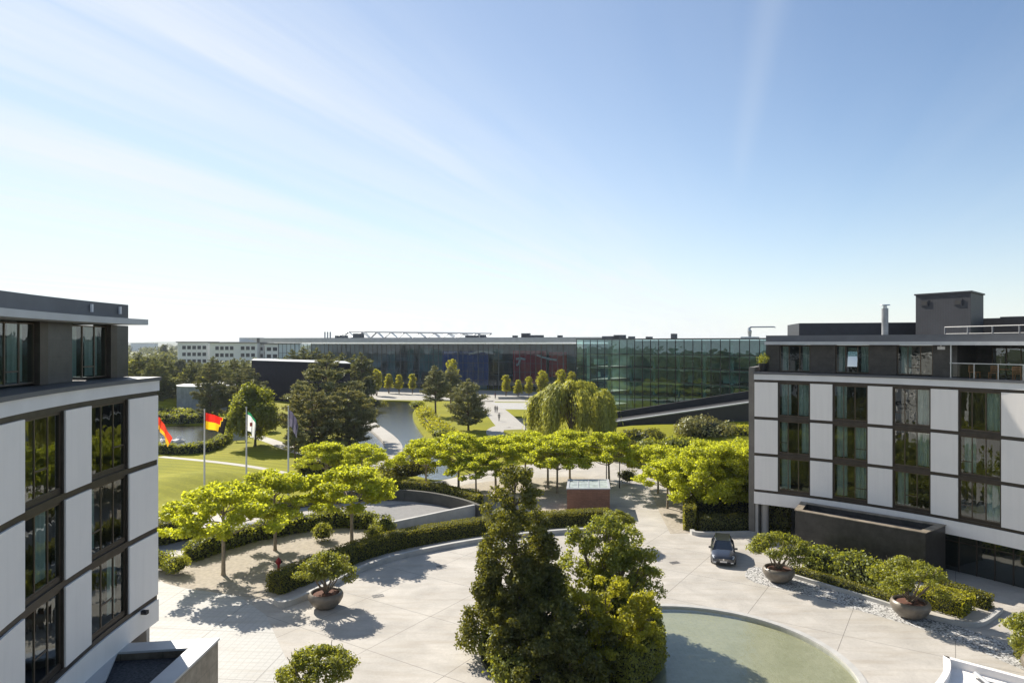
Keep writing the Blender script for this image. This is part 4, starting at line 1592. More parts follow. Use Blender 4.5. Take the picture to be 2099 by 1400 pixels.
office(430, 527, 440, 703.5, 740, 'long white office building with square dark windows and a roof box', [(440, 480), (492, 524)], [(484, 526, 692.5)])
office(530, 541, 446, 705, 740, 'narrow dark glazed link between two white far offices', [(531, 540)])
office(543, 600, 440, 705.5, 740, 'white office end wing partly hidden behind the exhibition hall roof', [(545, 570)])
office(364, 426, 455, 702.5, 740, 'white office building at left end of the far office row', [(372, 424)])
office(268, 316, 1500, 704, 712, 'very distant low grey industrial shed on the horizon at left', [])

# ================================================================== brick lift house with glass roof
bkh = thing('brick_lift_house', (*G(1205, 1055), 0), 'red brown slatted cube with glass skylight roof on the plaza', 'kiosk', local=False)
q0, q1 = Vector(G(1162, 1053)), Vector(G(1250, 1053))
zq = 17.4 - (1003 - HY) * q0.y / F
wdx = q1.x - q0.x
dpt = 4.6


def slat_mat():
    m, nt, out = new_mat('red_brown_slats')
    g = nt.nodes.new('ShaderNodeNewGeometry')
    s = nt.nodes.new('ShaderNodeSeparateXYZ'); nt.links.new(g.outputs['Position'], s.inputs[0])
    cz = nt.nodes.new('ShaderNodeCombineXYZ')
    sm = nt.nodes.new('ShaderNodeMath'); sm.operation = 'ADD'; nt.links.new(s.outputs[0], sm.inputs[0]); nt.links.new(s.outputs[1], sm.inputs[1])
    nt.links.new(sm.outputs[0], cz.inputs[0]); nt.links.new(s.outputs[2], cz.inputs[1])
    br = nt.nodes.new('ShaderNodeTexBrick'); br.inputs['Scale'].default_value = 1
    br.inputs['Brick Width'].default_value = 0.36; br.inputs['Row Height'].default_value = 0.12; br.inputs['Mortar Size'].default_value = 0.012
    br.inputs['Color1'].default_value = (0.20, 0.085, 0.052, 1); br.inputs['Color2'].default_value = (0.30, 0.135, 0.085, 1); br.inputs['Mortar'].default_value = (0.1, 0.06, 0.045, 1)
    nt.links.new(cz.outputs[0], br.inputs['Vector'])
    n = noise(nt, g.outputs['Position'], 1.2, 5, .7)
    c = mixc(nt, .4, br.outputs[0], ramp(nt, n, [(.3, (.15, .065, .04)), (.7, (.33, .165, .105))]))
    pbsdf(nt, out, c, .7)
    return m


M['slats'] = slat_mat()
M['frost_glass'] = simple('frosted_skylight_glass', (0.42, 0.47, 0.46), 0.25, 0, 0.35, 1.2)
kx = 0.112


def QP(xa, ya, xb, yb):
    return [(q0.x + xa + kx * ya, q0.y + ya), (q0.x + xb + kx * ya, q0.y + ya), (q0.x + xb + kx * yb, q0.y + yb), (q0.x + xa + kx * yb, q0.y + yb)]


b = MB()
for e_ in ((0, 0, wdx, .25), (0, .25, .25, dpt - .25), (wdx - .25, .25, wdx, dpt - .25), (0, dpt - .25, wdx, dpt)):
    b.prism(QP(*e_), 0, zq)
b.build('wall', M['slats'], bkh)
b = MB()
for e_ in ((-.05, -.05, wdx + .05, .2), (-.05, dpt - .2, wdx + .05, dpt + .05), (-.05, .2, .2, dpt - .2), (wdx - .2, .2, wdx + .05, dpt - .2)):
    b.prism(QP(*e_), zq + .003, zq + .12)
b.build('roof_frame', M['fascia'], bkh)
b = MB()
for k in range(1, 4):
    b.prism(QP(wdx * k / 4 - .04, .21, wdx * k / 4 + .04, dpt - .21), zq + .05, zq + .11)
b.build('glazing_bar', M['fascia'], bkh)
b = MB(); b.prism(QP(.15, .15, wdx - .15, dpt - .15), zq + .02, zq + .07); b.build('skylight', M['frost_glass'], bkh)

# curved retaining wall and ramp parapet (left of centre)
def swept_wall(name, pts, h, t, mat, label=None, cat='wall', z0=0.0, kind=None, hs=None):
    pts = smooth(pts, 2, False)
    mb = MB()
    n = len(pts)
    vs = []
    for i, p in enumerate(pts):
        a, b_ = pts[max(i - 1, 0)], pts[min(i + 1, n - 1)]
        tt = Vector((b_[0] - a[0], b_[1] - a[1])).normalized(); nn_ = Vector((-tt.y, tt.x)) * t / 2
        hh = h if hs is None else hs[0] + (hs[1] - hs[0]) * i / (n - 1)
        vs += [(p[0] + nn_.x, p[1] + nn_.y, z0), (p[0] + nn_.x, p[1] + nn_.y, hh), (p[0] - nn_.x, p[1] - nn_.y, hh), (p[0] - nn_.x, p[1] - nn_.y, z0)]
    fs = []
    for i in range(n - 1):
        for k in range(4):
            j = (k + 1) % 4
            fs.append((4 * i + k, 4 * i + j, 4 * i + 4 + j, 4 * i + 4 + k))
    fs += [(3, 2, 1, 0), (4 * n - 4, 4 * n - 3, 4 * n - 2, 4 * n - 1)]
    mb.add(vs, fs)
    o = mb.build(name, mat)
    tag(o, label, cat, kind=kind)
    return o


M['grey_wall'] = simple('shade_darkened_wall', (0.075, 0.072, 0.062), 0.85, 0, 0.2, 1.0)  # concrete with the shade of its viewer side put into the base colour
M['fin'] = simple('grey_brown_fin', (0.14, 0.13, 0.115), 0.7, 0, 0.2, 1.0)
fn.build('end_fin', M['fin'], root_r)
swept_wall('retaining_wall', GP([(560, 1046), (700, 1030), (800, 1024), (880, 1030), (950, 1046), (984, 1060)]), 1.2, .4, M['grey_wall'],
           'curved grey retaining wall below the clipped hedge behind the ramp', 'wall')
swept_wall('ramp_parapet', GP([(800, 1096), (880, 1078), (978, 1056)]), 1.15, .35, M['kerb'],
           'straight pale parapet wall beside the ramp, lit along its top', 'wall')
KERB_A = [(566, 1237), (580, 1247), (650, 1217), (740, 1168), (830, 1140), (985, 1110), (1130, 1094), (1255, 1088)]
swept_wall('hedge_kerb', GP(KERB_A), .38, .35, M['kerb'], 'long curved pale stone kerb in front of the central clipped hedge', 'kerb')
swept_wall('bed_kerb', GP([(1622, 1182), (1700, 1206), (1790, 1232), (1880, 1262), (1985, 1287), (2020, 1280), (2052, 1253)]), .25, .25, M['kerb'],
           'low stone kerb round the planting bed in front of the right wing', 'kerb')
swept_wall('hedge_kerb', GP([(1418, 1092), (1424, 1098), (1470, 1098), (1550, 1096)]), .35, .35, M['kerb'], 'short pale kerb below the shaded hedge behind the car', 'kerb')
# ================================================================== trees and hedges
USED = set()


def limb(mb, a, b, r0, r1, rnd, sag=0.0, n=5, sides=6):
    a, b = Vector(a), Vector(b)
    L = (b - a).length
    P_, Rr = [], []
    for i in range(n + 1):
        t = i / n
        p = a.lerp(b, t)
        if 0 < i < n:
            p += Vector((rnd.uniform(-1, 1), rnd.uniform(-1, 1), rnd.uniform(-1, 1))) * L * 0.04
        p.z += sag * L * math.sin(math.pi * t)
        P_.append(p); Rr.append(r0 + (r1 - r0) * t)
    mb.tube(P_, Rr, sides)
    return P_


def proto_plane(seed, flat=True, rad=4.5, top=6.3, bottom=3.4, nl=14500, ls=0.225, leaf='plane', dense=False):
    """plane tree trained to a flat tiered roof of foliage"""
    rnd = random.Random(seed); rng = np.random.default_rng(seed)
    root = thing('plane_tree')
    t = MB()
    lean = rnd.uniform(-.12, .12)
    t.tube([(0, 0, -0.05), (0, 0, .15), (lean * .4, 0, bottom * .5), (lean, lean * .5, bottom), (lean * 1.2, 0, top - .7)], [.2, .15, .125, .11, .05], 9)
    clumps = []
    tiers = 4 if not dense else 6
    for k in range(tiers):
        f = k / (tiers - 1)
        zt = bottom + (top - bottom) * (0.12 + 0.8 * f)
        rr = rad * ((1.0 - 0.60 * f ** 2.0) if not dense else (1.0 - 0.45 * f ** 2.4))
        n = int((10 if not dense else 13) * (rr / rad) + 2)
        off = rnd.uniform(0, 6)
        for i in range(n):
            a = off + 2 * math.pi * i / n + rnd.uniform(-.25, .25)
            q = rr * rnd.uniform(0.50, 1.02)
            z = zt + rnd.uniform(-.22, .22)
            c = (q * math.cos(a), q * math.sin(a), z)
            clumps.append((*c, rnd.uniform(.6, 1.05), rnd.uniform(.6, 1.05), rnd.uniform(.24, .46) * (1.5 if dense else 1)))
            if i % 2 == 0:
                limb(t, (lean, 0, max(bottom * .8, z - 1.0)), (c[0] * .93, c[1] * .93, z - .06), .06, .018, rnd, 0.05, 4, 5)
        if f > 0.4:
            clumps.append((0, 0, zt, rr * .45, rr * .45, .35))
    t.build('trunk', M['pale_trunk'], root, smooth=True)
    P_, N_ = clump_cloud(rng, clumps, nl, 0.15)
    N_ = N_ * 0.5 + np.array([0, 0, .8])
    Vv, Qq = leaf_quads(P_, N_, ls, 0.75, 0.95, rng=rng)
    np_mesh('crown', Vv, Qq, LF[leaf], root)
    return root


def proto_broad(seed, name, h, w, nl, ls, leaf, trunk_h=1.2, shape='round', bark='trunk', ncl=26, rz=1.0):
    rnd = random.Random(seed); rng = np.random.default_rng(seed)
    root = thing(name)
    t = MB()
    r0 = 0.018 * h + 0.04
    t.tube([(0, 0, -.05), (0, 0, .2), (rnd.uniform(-.1, .1), 0, trunk_h), (rnd.uniform(-.3, .3), rnd.uniform(-.3, .3), h * .85)], [r0 * 1.4, r0, r0 * .85, .03], 9)
    clumps = []
    zc, rz_ = (h + trunk_h * .8) / 2, (h - trunk_h * .8) / 2
    for i in range(ncl):
        while True:
            x, y, z = rnd.uniform(-1, 1), rnd.uniform(-1, 1), rnd.uniform(-1, 1)
            d = math.sqrt(x * x + y * y + z * z)
            if 0.35 < d < 1: break
        if shape == 'cone':
            f = (z + 1) / 2
            k = (1.05 - f) ** 0.75 * (0.75 + .35 * min(1, f * 4))
            px_, py_ = x * k * w / 2, y * k * w / 2
            rr = (0.30 * (1 - f) + 0.12) * w / 2
        elif shape == 'egg':
            f = (z + 1) / 2
            k = math.sin(math.pi * min(1, .18 + f * .8)) ** .7
            px_, py_ = x * k * w / 2, y * k * w / 2
            rr = .30 * w / 2
        else:
            px_, py_ = x * w / 2 * .8, y * w / 2 * .8
            rr = rnd.uniform(.26, .42) * w / 2
        pz = zc + z * rz_ * .88
        clumps.append((px_, py_, pz, rr * rnd.uniform(.8, 1.2), rr * rnd.uniform(.8, 1.2), rr * rnd.uniform(.65, 1.0) * rz))
        if i % 2 == 0:
            limb(t, (0, 0, max(trunk_h, min(pz - .25 * h * rnd.random(), h * .8))), (px_ * .9, py_ * .9, pz), r0 * .35, .02, rnd, .03, 4, 5)
    t.build('trunk', M[bark], root, smooth=True)
    P_, N_ = clump_cloud(rng, clumps, nl, 0.45)
    keep = P_[:, 2] > 0.12
    P_, N_ = P_[keep], N_[keep]
    N_ = N_ * .8 + np.array([0, 0, .35])
    Vv, Qq = leaf_quads(P_, N_, ls, 0.6, 0.6, rng=rng)
    np_mesh('crown', Vv, Qq, LF[leaf], root)
    return root


def proto_pine(seed, h, w, base=0.22, nl=9000, ls=0.5, leaf='pine', layered=0.5, top_round=0.55, name='pine_tree'):
    """pine: whorled limbs carrying flat plates of needle tufts"""
    rnd = random.Random(seed); rng = np.random.default_rng(seed)
    root = thing(name)
    t = MB()
    r0 = .016 * h + .05
    bend = (rnd.uniform(-.4, .4), rnd.uniform(-.4, .4))
    t.tube([(0, 0, -.1), (0, 0, .3), (bend[0] * .3, bend[1] * .3, h * .4), (bend[0], bend[1], h * .96)], [r0 * 1.4, r0, r0 * .75, .04], 9)
    cl = []
    nw = int(9 + h * .5)
    for k in range(nw):
        f = k / (nw - 1)
        z = h * (base + (0.96 - base) * f)
        prof = (1 - f ** (1.0 + 2 * top_round)) ** .8 * (0.6 + .4 * min(1, f * 3.0))
        nb = rnd.randint(4, 6)
        o = rnd.uniform(0, 6)
        for i in range(nb):
            a = o + 6.283 * i / nb + rnd.uniform(-.4, .4)
            L = w / 2 * prof * rnd.uniform(.62, 1.12) + .25
            ze = z + L * rnd.uniform(.02, .25)
            st = Vector((bend[0] * f, bend[1] * f, z - .15 * L))
            en = Vector((math.cos(a) * L + bend[0] * f, math.sin(a) * L + bend[1] * f, ze))
            if i % 2 == 0 or f < .4:
                limb(t, st, en, .02 + .022 * L, .015, rnd, -.03, 4, 5)
            for q in ((.5, .75, .98) if L > 1.2 else (.8,)):
                p = st.lerp(en, q)
                s = (0.17 + .115 * L) * (1.25 - .3 * q) * rnd.uniform(.8, 1.3)
                cl.append((p.x + rnd.uniform(-.2, .2), p.y + rnd.uniform(-.2, .2), p.z + .1, s * 1.3, s * 1.3, s * layered))
    cl.append((bend[0], bend[1], h * .97, .35, .35, .5))
    t.build('trunk', M['pine_trunk'], root, smooth=True)
    P_, N_ = clump_cloud(rng, cl, nl, .2)
    T_ = N_ * np.array([1, 1, .4]) + np.array([0, 0, .55]) + rng.normal(size=P_.shape) * .45
    Nn = rng.normal(size=P_.shape)
    Vv, Qq = leaf_quads(P_, Nn, ls, .30, .1, .05, rng=rng, T=T_)
    np_mesh('crown', Vv, Qq, LF[leaf], root)
    return root


def proto_willow(seed, h, w, ns=4200, seg=15):
    rnd = random.Random(seed); rng = np.random.default_rng(seed)
    root = thing('weeping_willow')
    t = MB()
    t.tube([(0, 0, -.1), (0, 0, .4), (.1, 0, 2.4), (.2, .1, h * .5)], [.62, .45, .38, .25], 10)
    clumps = []
    for i in range(34):
        a, q = rnd.uniform(0, 6.283), math.sqrt(rnd.random())
        zt = h * (0.95 - .20 * q ** 3) + rnd.uniform(-.6, .35)
        c = (math.cos(a) * q * w * .43, math.sin(a) * q * w * .43, zt)
        clumps.append(c)
        if i < 16:
            limb(t, (.1, 0, 2.4 + rnd.random() * 2), (c[0], c[1], c[2] - .4), .14, .03, rnd, .08, 5, 6)
    t.build('trunk', M['trunk'], root, smooth=True)
    Ps, Ns, Ts = [], [], []
    ca = np.array(clumps)
    for i in range(ns):
        c = ca[rng.integers(len(ca))]
        d = rng.normal(size=2); d /= np.linalg.norm(d) + 1e-9
        q = abs(rng.normal()) * .75
        x, y = c[0] + d[0] * q, c[1] + d[1] * q
        rr = math.hypot(x, y) / (w / 2)
        z0 = c[2] - .22 * q * q + rng.uniform(-.2, .25)
        L = rng.uniform(.5, 1.0) * (z0 - 0.25) * (0.55 + .45 * min(1, rr))
        out = np.array([x, y]) / (math.hypot(x, y) + 1e-6)
        k = max(5, int(seg * L / 7))
        for j in range(k):
            f = (j + rng.random()) / k
            bulge = 0.75 * math.sin(min(1, f * 2.2) * 1.57)
            Ps.append((x + out[0] * bulge + rng.normal() * .10, y + out[1] * bulge + rng.normal() * .10, z0 - L * f))
            Ns.append((out[0] + rng.normal() * .6, out[1] + rng.normal() * .6, .25 if f > .2 else .9))
            Ts.append((out[0] * (.5 if f < .2 else .08) + rng.normal() * .12, out[1] * (.5 if f < .2 else .08) + rng.normal() * .12, -1 if f > .15 else -.5))
    Vv, Qq = leaf_quads(np.array(Ps), np.array(Ns), .62, .26, .3, .05, rng=rng, T=np.array(Ts))
    np_mesh('crown', Vv, Qq, LF['willow'], root)
    return root


def hedge(name, pts, w, h, label, cat='hedge', leaf='hedge', ls=.15, dens=60, loose=0.05, lump=0.0, seed=1, hs=None, z0=0.0, group=None, sm=True, core=.82):
    """leafy hedge swept along ground points: twig core plus a skin of leaves"""
    rng = np.random.default_rng(seed)
    P2 = np.array(smooth(pts, 2, False) if sm else pts)
    seg = np.linalg.norm(np.diff(P2, axis=0), axis=1)
    cum = np.concatenate([[0], np.cumsum(seg)])
    Lt = cum[-1]
    dens *= 1.5
    n = int(Lt * (2 * h + w) * dens + 2 * w * h * dens)

    def at(u):
        i = np.clip(np.searchsorted(cum, u) - 1, 0, len(seg) - 1)
        f = ((u - cum[i]) / seg[i])[:, None]
        p = P2[i] * (1 - f) + P2[i + 1] * f
        t = (P2[i + 1] - P2[i]) / seg[i][:, None]
        return p, t
    hf = (lambda u: np.full_like(u, h)) if hs is None else (lambda u: hs[0] + (hs[1] - hs[0]) * u / Lt)
    ph = rng.uniform(0, 6, 4)

    def lumpf(u):
        return 1 + lump * (np.sin(u * 2.1 + ph[0]) * .5 + np.sin(u * 3.7 + ph[1]) * .3 + np.sin(u * 1.1 + ph[2]) * .4)
    u = rng.random(n) * Lt
    per = 2 * h + w
    s = rng.random(n) * per
    side = np.where(s < h, 0, np.where(s < h + w, 1, 2))
    lat = np.where(side == 0, w / 2, np.where(side == 2, -w / 2, s - h - w / 2))
    zz = np.where(side == 0, s, np.where(side == 2, s - h - w, h))
    ends = rng.random(n) < (2 * w * h) / (per * Lt + 2 * w * h)
    u = np.where(ends, np.where(rng.random(n) < .5, 0.0, Lt), u)
    lat = np.where(ends, rng.uniform(-w / 2, w / 2, n), lat)
    zz = np.where(ends, rng.uniform(0, h, n), zz)
    lf = lumpf(u)
    p, t = at(np.clip(u, 1e-4, Lt - 1e-4))
    nn = np.stack([-t[:, 1], t[:, 0]], 1)
    hr = hf(u) / h
    rd = 1 - loose * 6 * np.clip((zz / h - .7), 0, 1) * (np.abs(lat) / (w / 2)) ** 2
    C = np.concatenate([p + nn * (lat * lf * rd)[:, None], (zz * hr * (1 + (lf - 1) * .8))[:, None]], 1)
    N = np.zeros((n, 3))
    N[:, :2] = np.where((side == 0)[:, None], nn, np.where((side == 2)[:, None], -nn, 0))
    N[:, 2] = np.where(side == 1, 1, .25)
    e = ends
    sgn = np.where(u < Lt / 2, -1, 1)
    N[e, :2] = (t * sgn[:, None])[e]; N[e, 2] = .2
    C += N * rng.normal(size=(n, 1)) * loose + rng.normal(size=(n, 3)) * loose * .6
    C[:, 2] = np.clip(C[:, 2], .03, None)
    Vv, Qq = leaf_quads(C, N, ls, .7, .55, rng=rng)
    # core
    ncs = max(2, int(Lt / .5))
    uu = np.linspace(0.12, Lt - 0.12, ncs + 1)
    p, t = at(uu); nn = np.stack([-t[:, 1], t[:, 0]], 1)
    cv = []
    lfu = lumpf(uu)
    k2 = core
    for i in range(ncs + 1):
        hw = w / 2 * k2 * lfu[i]; hh = hf(uu[i:i + 1])[0] * (1 + (lfu[i] - 1) * .8) - .10
        for a, z in ((hw, .0), (hw, hh * .9), (hw * .8, hh), (-hw * .8, hh), (-hw, hh * .9), (-hw, .0)):
            cv.append((p[i, 0] + nn[i, 0] * a, p[i, 1] + nn[i, 1] * a, z))
    cq = []
    for i in range(ncs):
        for k in range(5):
            cq.append((6 * i + k, 6 * i + k + 1, 6 * i + 7 + k, 6 * i + 6 + k))
    for b in (0, 6 * ncs):
        cq += [(b, b + 1, b + 4, b + 5), (b + 1, b + 2, b + 3, b + 4)]
    cv = np.array(cv); cq = np.array(cq)
    V2 = np.concatenate([cv, Vv]); Q2 = np.concatenate([cq, Qq + len(cv)])
    V2[:, 2] += z0
    mi = np.concatenate([np.ones(len(cq)), np.zeros(len(Qq))])
    ctr = V2.mean(axis=0); ctr[2] = z0
    V2 = V2 - ctr
    o = np_mesh(name, V2, Q2, None, None, [LF[leaf], M['hedge_core']], mi)
    o.location = ctr
    tag(o, label, cat, group)
    return o


def bush(name, x, y, w, h, label, leaf='shrub', n=1400, ls=.2, seed=1, d=None, cat='shrub', group=None, ncl=14, tight=False, z=0.0):
    """round bush of clumps standing on the ground"""
    rnd = random.Random(seed); rng = np.random.default_rng(seed)
    d = d or w
    if tight:
        cl = [(0, 0, h * .5, w / 2, d / 2, h * .5)]
        P_, N_ = clump_cloud(rng, cl, n, .93)
    else:
        cl = []
        for i in range(ncl):
            a, q = rnd.uniform(0, 6.283), math.sqrt(rnd.random())
            f = rnd.uniform(.28, .78)
            r = rnd.uniform(.2, .34) * min(w, d)
            prof = math.sqrt(max(0.05, 1 - (abs(f - .4) / .65) ** 2))
            cl.append((math.cos(a) * q * (w / 2 - r * .6) * prof, math.sin(a) * q * (d / 2 - r * .6) * prof, h * f, r, r, min(r, h * .26)))
        P_, N_ = clump_cloud(rng, cl, n, .55)
    P_[:, 2] = np.clip(P_[:, 2], .04, None)
    Vv, Qq = leaf_quads(P_, N_ + np.array([0, 0, .3]), ls, .65, .5, rng=rng)
    # twig core
    cv, cq = [], []
    m_, k_ = 10, 6
    for i in range(k_ + 1):
        th = math.pi * i / k_
        for j in range(m_):
            a = 6.283 * j / m_
            s = (.62 if not tight else .88)
            cv.append((math.sin(th) * math.cos(a) * w / 2 * s, math.sin(th) * math.sin(a) * d / 2 * s, max(0.02, h * (.46 - math.cos(th) * .44 * (s + .1)))))
    for i in range(k_):
        for j in range(m_):
            cq.append((i * m_ + j, i * m_ + (j + 1) % m_, (i + 1) * m_ + (j + 1) % m_, (i + 1) * m_ + j))
    cv = np.array(cv); cq = np.array(cq)
    o = np_mesh(name, np.concatenate([cv, Vv]), np.concatenate([cq, Qq + len(cv)]), None, None, [LF[leaf], M['hedge_core']],
                np.concatenate([np.ones(len(cq)), np.zeros(len(Qq))]))
    o.location = (x, y, z)
    tag(o, label, cat, group)
    return o


# ---- trained plane trees round the plaza
GPL = 'flat topped plane trees around the plaza'
pl_a = [proto_plane(11), proto_plane(23, rad=4.7, top=6.5), proto_plane(37, rad=4.3, top=6.1)]
plane_spots = [
    (458, 1178, 0, 1.06, 'flat topped plane tree nearest the left wing on the tan gravel bed'),
    (564, 1128, 1, 0.98, 'plane tree in the middle of the gravel bed, long trunk shadow'),
    (721, 1113, 2, 1.05, 'plane tree at right end of the gravel bed beside the ramp parapet'),
    (873, 997, 1, .87, 'plane tree with thin trunk beside the lake end, left of the boxwood ball'),
    (940, 1008, 0, 1.06, 'plane tree just right of the boxwood ball in the gravel grove'),
    (976, 1022, 2, 0.80, 'small low plane tree at front of the grove by the hedge end'),
    (1016, 1003, 2, 1.0, 'plane tree directly behind the top of the tall dark tree'),
    (1123, 1000, 0, .98, 'plane tree left of the brick cube, second from it'),
    (1142, 1010, 1, .94, 'plane tree closest to the left side of the brick cube'),
    (1168, 981, 2, .98, 'plane tree in front of the willow behind the brick cube'),
    (1249, 1000, 1, 1.0, 'plane tree behind the right side of the brick cube'),
    (1349, 1011, 0, .86, 'plane tree with slim trunk on the right gravel strip, farther one'),
    (1368, 1042, 2, .80, 'plane tree on the right gravel strip, nearer one'),
    (1076, 986, 1, .92, 'plane tree in the back row between the willow and grove'),
    (668, 1003, 2, .88, 'plane tree rising behind the dark clipped block beside the lawn'),
    (742, 1006, 0, .85, 'plane tree above the curved hedge left of the lake end'),
]
rnd = random.Random(77)
for px, py, k, s, lab in plane_spots:
    x, y = G(px, py)
    place(pl_a[k], USED, x, y, 0, s, rnd.uniform(0, 6.28), lab, GPL).update_tag()
    
for o in [o for o in bpy.data.objects if o.name.startswith('plane_tree') and o.type == 'EMPTY']:
    o['category'] = 'tree'
# dense block crowned planes at the right
pl_d = proto_plane(51, rad=4.2, top=7.2, bottom=2.1, nl=26000, ls=.225, dense=True)
for px, py, s, lab in ((1452, 1062, 1.0, 'large dense plane tree beside the right wing, nearest the car'),
                       (1505, 1058, .98, 'dense plane tree tight against the left end of the right wing'),
                       (1420, 1042, .86, 'dense plane tree at back left of the big block of crowns'),
                       (1492, 1040, .95, 'dense plane tree at the back of the big block near the wing end')):
    x, y = G(px, py)
    place(pl_d, USED, x, y, 0, s, rnd.uniform(0, 6.28), lab, 'dense plane trees beside the right wing')['category'] = 'tree'

# ---- trees of the island planter in the foreground
IX, IY = 3.15, 38.2
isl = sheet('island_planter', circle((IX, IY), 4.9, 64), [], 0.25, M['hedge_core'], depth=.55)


def proto_tall(seed):
    """dark many-stemmed tree: a spire with lower side lobes and loose sprays"""
    rnd = random.Random(seed); rng = np.random.default_rng(seed)
    root = thing('dark_tree')
    t = MB()
    cl = []
    lobes = [(0, 0, 10.3, 2.3, .34), (-1.5, .1, 6.3, 1.2, .7), (1.6, .2, 7.3, 1.5, .8), (-1.45, -.5, 4.9, 1.2, .7), (.3, -1.4, 5.6, 1.9, 1.0), (2.2, -.9, 4.6, 1.5, 1.0)]
    for lx, ly, h, r, ex in lobes:
        t.tube([(lx * .3, ly * .3, -.05), (lx * .6, ly * .6, h * .3), (lx, ly, h * .9)], [.16, .11, .02], 8)
        n = int(24 * h * r / 4)
        for i in range(n):
            f = rnd.random() ** .70
            z = .5 + (h - .7) * f
            rr = r * ((1 - f ** 1.25) ** ex * .98 + .08) * min(1, .7 + f * 4)
            a, q = rnd.uniform(0, 6.283), math.sqrt(rnd.random())
            px_, py_ = lx + math.cos(a) * q * rr * 1.08, ly + math.sin(a) * q * rr * 1.08
            s = rnd.uniform(.32, .66) * (1.1 - .45 * f)
            cl.append((px_, py_, z, s, s, s * rnd.uniform(.7, 1.3)))
            if i % 3 == 0:
                limb(t, (lx * .8, ly * .8, max(.2, z - .7)), (px_, py_, z), .04, .012, rnd, .02, 3, 5)
    t.build('trunk', M['trunk'], root, smooth=True)
    P_, N_ = clump_cloud(rng, cl, 60000, .3)
    k = P_[:, 2] > .05; P_, N_ = P_[k], N_[k]
    Vv, Qq = leaf_quads(P_, N_ * .7 + np.array([0, 0, .3]), .185, .55, .75, rng=rng)
    np_mesh('crown', Vv, Qq, LF['dark'], root)
    return root


def proto_lobed(seed, name, lobes, nl, ls, leaf, cs=(.32, .6), zlo=.12):
    """bushy tree of several lobes (x, y, height, radius)"""
    rnd = random.Random(seed); rng = np.random.default_rng(seed)
    root = thing(name)
    t = MB(); cl = []
    for lx, ly, h, r in lobes:
        t.tube([(lx * .2, ly * .2, -.05), (lx * .6, ly * .6, h * .35), (lx, ly, h * .85)], [.12, .08, .02], 7)
        for i in range(int(17 * h * r / 3)):
            z = rnd.uniform(zlo, .97) * h
            f = (z / h - zlo * .6) / (1 - zlo * .6)
            rr = r * math.sin(math.pi * min(1, .16 + f * .80)) ** .6
            a, q = rnd.uniform(0, 6.283), rnd.random() ** .4
            p = (lx + math.cos(a) * q * rr, ly + math.sin(a) * q * rr, z)
            s = rnd.uniform(*cs)
            cl.append((*p, s, s, s * rnd.uniform(.5, .9)))
            if i % 2 == 0:
                limb(t, (lx * .7, ly * .7, max(.2, z * .6)), p, .035, .01, rnd, .03, 3, 5)
    t.build('trunk', M['trunk'], root, smooth=True)
    P_, N_ = clump_cloud(rng, cl, nl, .2)
    k = P_[:, 2] > .05; P_, N_ = P_[k], N_[k]
    Vv, Qq = leaf_quads(P_, N_ * .6 + np.array([0, 0, .5]), ls, .55, .7, rng=rng)
    np_mesh('crown', Vv, Qq, LF[leaf], root)
    return root


tall = proto_tall(5)
place(tall, USED, 0.15, 38.2, .2, 1.0, 0, 'tall dark conical tree in the middle of the foreground', None)['category'] = 'tree'
t2 = proto_lobed(9, 'leafy_tree', [(0, 0, 6.6, 1.7), (1.5, .3, 5.8, 1.4), (-1.4, 0, 5.9, 1.4), (2.2, -.5, 4.6, 1.2), (.3, -1.0, 5.0, 1.6)], 22000, .20, 'mid')
place(t2, USED, 5.75, 42.2, .2, 1.0, 0, 'mid green tree behind and right of the tall dark tree', None)['category'] = 'tree'
t3 = proto_lobed(14, 'yellow_green_tree', [(0, 0, 4.9, 1.6), (1.6, .2, 4.0, 1.3), (-1.2, -.4, 4.0, 1.4), (.8, -1.2, 3.4, 1.5), (2.3, -.3, 3.0, 1.1), (-.6, -1.6, 3.0, 1.3)], 18000, .19, 'lime', (.26, .5))
place(t3, USED, 5.0, 36.5, .2, 1.0, 0, 'yellow green bushy tree at the edge of the pool', None)['category'] = 'tree'
t4 = proto_lobed(15, 'low_dark_tree', [(0, 0, 3.9, 1.7), (1.7, -.2, 3.0, 1.4), (-1.8, 0, 3.2, 1.5), (-.8, -1.3, 2.4, 1.3), (1.0, -1.4, 2.2, 1.3)], 20000, .19, 'dark')
place(t4, USED, 2.2, 35.2, .2, 1.0, 0, 'low dark bushy tree at the front below the tall dark tree', None)['category'] = 'tree'
for bx_, by_, bw, bh, sd_, lab in ((-1.0, 37.2, 2.6, 1.7, 91, 'low dark shrub at the left rim of the tree island'), (.1, 34.9, 2.8, 1.7, 92, 'low dark shrub at the front left rim of the tree island'),
                              (-.7, 39.8, 2.4, 1.6, 93, 'low dark shrub at the back left rim of the tree island')):
    bush('island_shrub', bx_, by_, bw, bh, lab, 'mid', 1900, .18, sd_, group='shrubs round the tree island', z=.2)
cir = [(IX + 4.5 * math.cos(R(a)), IY + 4.5 * math.sin(R(a))) for a in range(-60, 75, 10)]
hedge('round_hedge', cir, 1.5, 1.7, 'rounded yellow green hedge curving along the pool edge by the trees', leaf='shrub', ls=.13, dens=170, loose=.05, seed=3, z0=.22)

